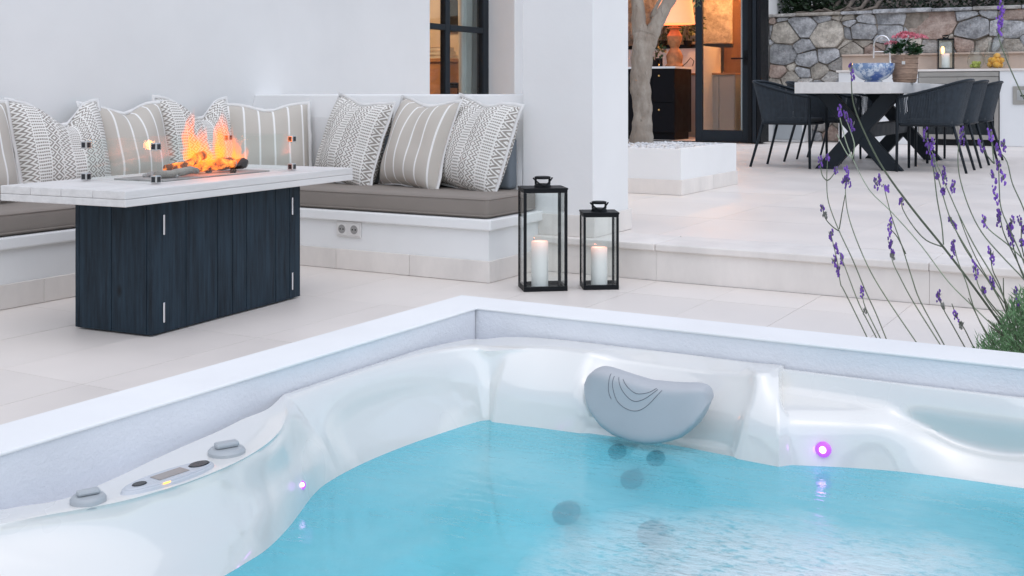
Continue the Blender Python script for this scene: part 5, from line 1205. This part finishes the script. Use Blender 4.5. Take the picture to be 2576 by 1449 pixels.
# interior side wall (between the pass window bay and the lit kitchen)
gd = part('glass_door', MB(), None, kh, world=True, label='black framed glass door with a lever handle'); OFF[gd.name] = OFF[kh.name]
fy0, fy1 = FYK - .02, FYK + .04; dx0, dx1 = -5.765, -4.99
for (a, b, c, d) in ((dx0, dx0 + .10, TZ + .012, 2.46), (dx1 - .10, dx1, TZ + .012, 2.46), (dx0 + .1005, dx1 - .1005, TZ + .012, TZ + .17), (dx0 + .1005, dx1 - .1005, 2.36, 2.46)):
    part('door_frame', BX(a, b, fy0, fy1, c, d), M['dark_frame'], gd, world=True, bevel=.004)
part('pane', BX(dx0 + .09, dx1 - .09, FYK + .008, FYK + .014, TZ + .16, 2.37), M['window_glass'], gd, world=True)
part('handle', MB().bar((dx1 - .05, fy0 - .05, 1.31), (dx1 - .24, fy0 - .05, 1.31), .02).bar((dx1 - .05, fy0, 1.31), (dx1 - .05, fy0 - .05, 1.31), .02), M['black_metal'], gd, world=True)
part('lock_plate', BX(dx1 - .075, dx1 - .025, fy0 - .008, fy0 - .0005, 1.22, 1.42), M['black_metal'], gd, world=True)
for k in range(3):
    x0 = -4.985 + k * .07; part('folded_door_leaf', BX(x0, x0 + .055, FYK - .10 - .02 * k, FYK + .2, TZ + .012, 2.46), M['black_metal'] if k != 1 else M['dark_frame'], kh, world=True, bevel=.004)
part('threshold', BX(-8.2, -4.8, FYK - .06, FYK + .0, TZ + .001, TZ + .011), M['black_metal'], kh, world=True)
# base cabinets
kc = thing('kitchen_cabinet', 'black kitchen cabinet with drawers and brass knobs behind the tree', 'cabinet', (-6.7, 15.8, TZ))
cy0 = 15.40; ca, cb = onY(1583, 165, cy0).x - .35, onY(1697, 165, cy0).x; ctz = onY(1680, 167, cy0).z; cz0 = TZ + .005
part('carcass', BX(ca, cb, cy0 + .02, cy0 + .66, cz0 + .10, ctz - .03), M['black_lacquer'], kc, world=True, bevel=.003)
part('plinth', BX(ca, cb - .02, cy0 + .06, cy0 + .6, cz0, cz0 + .0995), M['black_lacquer'], kc, world=True)
part('worktop', BX(ca - .01, cb + .015, cy0 - .01, cy0 + .68, ctz - .0295, ctz), M['white_paint'], kc, world=True, bevel=.003)
xm = onY(1640, 165, cy0).x
for (a, b) in ((ca, xm - .002), (xm + .002, cb)):
    for (c, d) in ((cz0 + .11, .70), (.708, ctz - .034)):
        dd_ = part('drawer', BX(a + .002, b - .002, cy0, cy0 + .0195, c, d), M['black_lacquer'], kc, world=True, bevel=.003)
        part('knob', MB().blob(((a + b) / 2 - .06, cy0 - .018, d - .10), (.014, .016, .014), 10, 6), M['brass'], dd_, world=True, smooth=True)
part('splashback', BX(-9.5, cb + .06, 17.0, 17.05, TZ + .01, onY(1700, 122, 17.0).z), M['white_paint'], kh, world=True)
part('side_panel', BX(cb + .065, cb + .10, 16.3, 17.05, TZ + .01, onY(1700, 122, 17.0).z), M['white_paint'], kh, world=True)
part('window_sill', BX(-9.5, cb + .3, 16.98, 17.06, onY(1700, 122, 17.0).z + .001, onY(1700, 113, 17.0).z), M['black_metal'], kh, world=True)
part('back_wall', BX(-9.5, -6.0, 17.2, 17.3, onY(1700, 110, 17.0).z + .002, 2.61), ST['t'], kh, world=True)
# big rough stones in the window bay
for k in range(14):
    sx_ = -8.6 + (k % 7) * .34 + random.uniform(-.04, .04); sz_ = onY(1700, 110, 17.0).z + .16 + (k // 7) * .32; r = random.uniform(.13, .17)
    part('bay_stone', MB().blob((sx_, 17.2, sz_), (r, .05, r * .85), 9, 6, .12), ST[random.choice('ttgw')], kh, world=True)
tl = thing('table_lamp', 'lit table lamp with an orange glowing shade and carved wooden base', 'lamp', (*onY(1697, 160, 15.75).xy, ctz))
lz = ctz; lx, ly = onY(1697, 160, 15.75).xy
sb_ = onY(1697, 64, 15.75).z - lz
part('base', MB().lathe([(.13, .001), (.135, .02), (.11, .05), (.125, .16), (.095, .22), (.06, .28), (.10, .36), (.115, .45), (.07, .52), (.06, .55), (.10, .57), (.10, sb_ - .03), (.05, sb_ - .02)], 20), mat('carved_wood', (.44, .20, .085), .7, .35, 14, .8, 30), tl, smooth='auto')
part('lamp_shade', MB().lathe([(.30, sb_ + .02), (.235, sb_ + .46), (.232, sb_ + .46), (.297, sb_ + .02)], 30), M['shade'], tl, smooth='auto')
part('bulb', MB().blob((0, 0, sb_ + .16), (.035, .035, .05), 12, 8), M['downlight'], tl, smooth=True)
part('switch', MB().tube([(.13, -.02, .01), (.20, -.03, .06), (.26, -.03, .13), (.31, -.03, .08), (.29, -.03, .01)], .006, 6), M['black_metal'], tl)
point('lamp_light', (lx, ly, lz + sb_ + .16), 16, (1, .52, .22), .05)
gc = thing('candle_glass', 'dark glass tealight holder glowing beside the lamp base', 'candle holder', (*onY(1658, 160, 15.70).xy, ctz))
part('glass', MB().lathe([(.05, .001), (.055, .01), (.055, .13), (.051, .13), (.051, .015), (.01, .012)], 18), M['fridge_glass'], gc, smooth='auto')
part('flame', MB().blob((0, -.057, .035), (.028, .006, .022), 10, 6), M['flame_small'], gc, smooth=True)
def pot_plant(label, px, py, y, rad, n, flower=0, m='leaf_pot'):
    b = onY(px, py, y); p_ = thing('potted_plant', label, 'potted plant', (b.x, y, ctz if y < 16.1 else b.z))
    part('pot', MB().lathe([(.05, .001), (.07, .10), (.065, .10), (.05, .08), (.01, .08)], 16), M['black_metal'], p_, smooth='auto')
    l = MB()
    for k in range(n):
        d = Vector((random.gauss(0, 1), random.gauss(0, 1), random.gauss(.3, .8))).normalized(); l.leaf(Vector((0, 0, .12 + rad * .8)) + d * rad * random.uniform(.3, 1), d + Vector((0, 0, -.2)), random.uniform(.05, .09), .045)
    part('leaves', l, M[m], p_)
    part('stem', MB().tube([(0, 0, .08), (.01, 0, .12 + rad * .8)], .008, 6), M['root'], p_)
    for k in range(flower): part('bloom', MB().blob((random.uniform(-.06, .06), -.05 - .03 * k, .15 + rad * 1.4 + .03 * k), (.05, .05, .045), 9, 6, .2), M['pink'], p_, smooth=True)
pot_plant('pink rose in a dark pot between the tree trunk and the lamp', 1648, 160, 15.62, .15, 110, 3)
pot_plant('bushy green plant on the window sill right of the lamp', 1730, 118, 16.95, .26, 260, 0, 'leaf')
pot_plant('loose green plant on the window sill left of the lamp', 1668, 118, 16.95, .22, 170, 0, 'leaf')
# lit kitchen seen through the glass door
tc = thing('tall_cupboard', 'tall warm wood cupboard in the lit kitchen behind the glass door', 'cupboard', (-5.9, 18, TZ))
part('carcass', BX(-6.35, -5.60, 17.9, 18.6, TZ + .004, 2.55), M['warm_wood'], tc, world=True, bevel=.004)
for k in range(2): part('door', BX(-6.35 + k * .375 + .003, -6.35 + (k + 1) * .375 - .003, 17.88, 17.8995, TZ + .02, 2.52), M['warm_wood'], tc, world=True, bevel=.003)
ki = thing('kitchen_island', 'pale green kitchen island in the lit kitchen behind the glass door', 'kitchen island', (-5.4, 17, TZ))
part('body', BX(-5.55, -4.95, 16.5, 17.4, TZ + .004, 1.02), M['green_lacquer'], ki, world=True, bevel=.004)
part('top', BX(-5.58, -4.92, 16.47, 17.43, 1.0205, 1.06), M['warm_wood'], ki, world=True, bevel=.004)
for k in range(2): part('front', BX(-5.54 + k * .3, -5.26 + k * .3, 16.482, 16.4995, TZ + .05, .98), M['green_lacquer'], ki, world=True, bevel=.003)
fz = thing('grey_cupboard', 'low grey cupboard at the left of the glass door view', 'cupboard', (-6.0, 17, TZ))
part('carcass', BX(-6.5, -5.75, 16.7, 17.35, TZ + .004, 1.12), M['grey_plastic'], fz, world=True, bevel=.004)
for k in range(3): part('front', BX(-6.48 + k * .245, -6.25 + k * .245, 16.682, 16.6995, TZ + .06, 1.09), M['grey_plastic'], fz, world=True, bevel=.003)
part('top', BX(-6.52, -5.73, 16.66, 17.37, 1.1205, 1.15), M['warm_wood'], fz, world=True, bevel=.003)
for k, (x, y) in enumerate(((-5.35, 17.5), (-6.0, 16.6))):
    d_ = thing('ceiling_downlight', ['warm downlight in the kitchen ceiling above the island', 'warm downlight in the kitchen ceiling near the grey cupboard'][k], 'light', (x, y, 2.62), 0, 'kitchen downlights')
    part('rim', MB().lathe([(.06, -.012), (.07, -.006), (.07, -.001)], 18), M['steel'], d_); part('lens', MB().lathe([(.045, -.018), (.05, -.013)], 18), M['downlight'], d_)
    point('kitchen_light', (x, y, 2.50), 34, (1, .40, .13), .05)
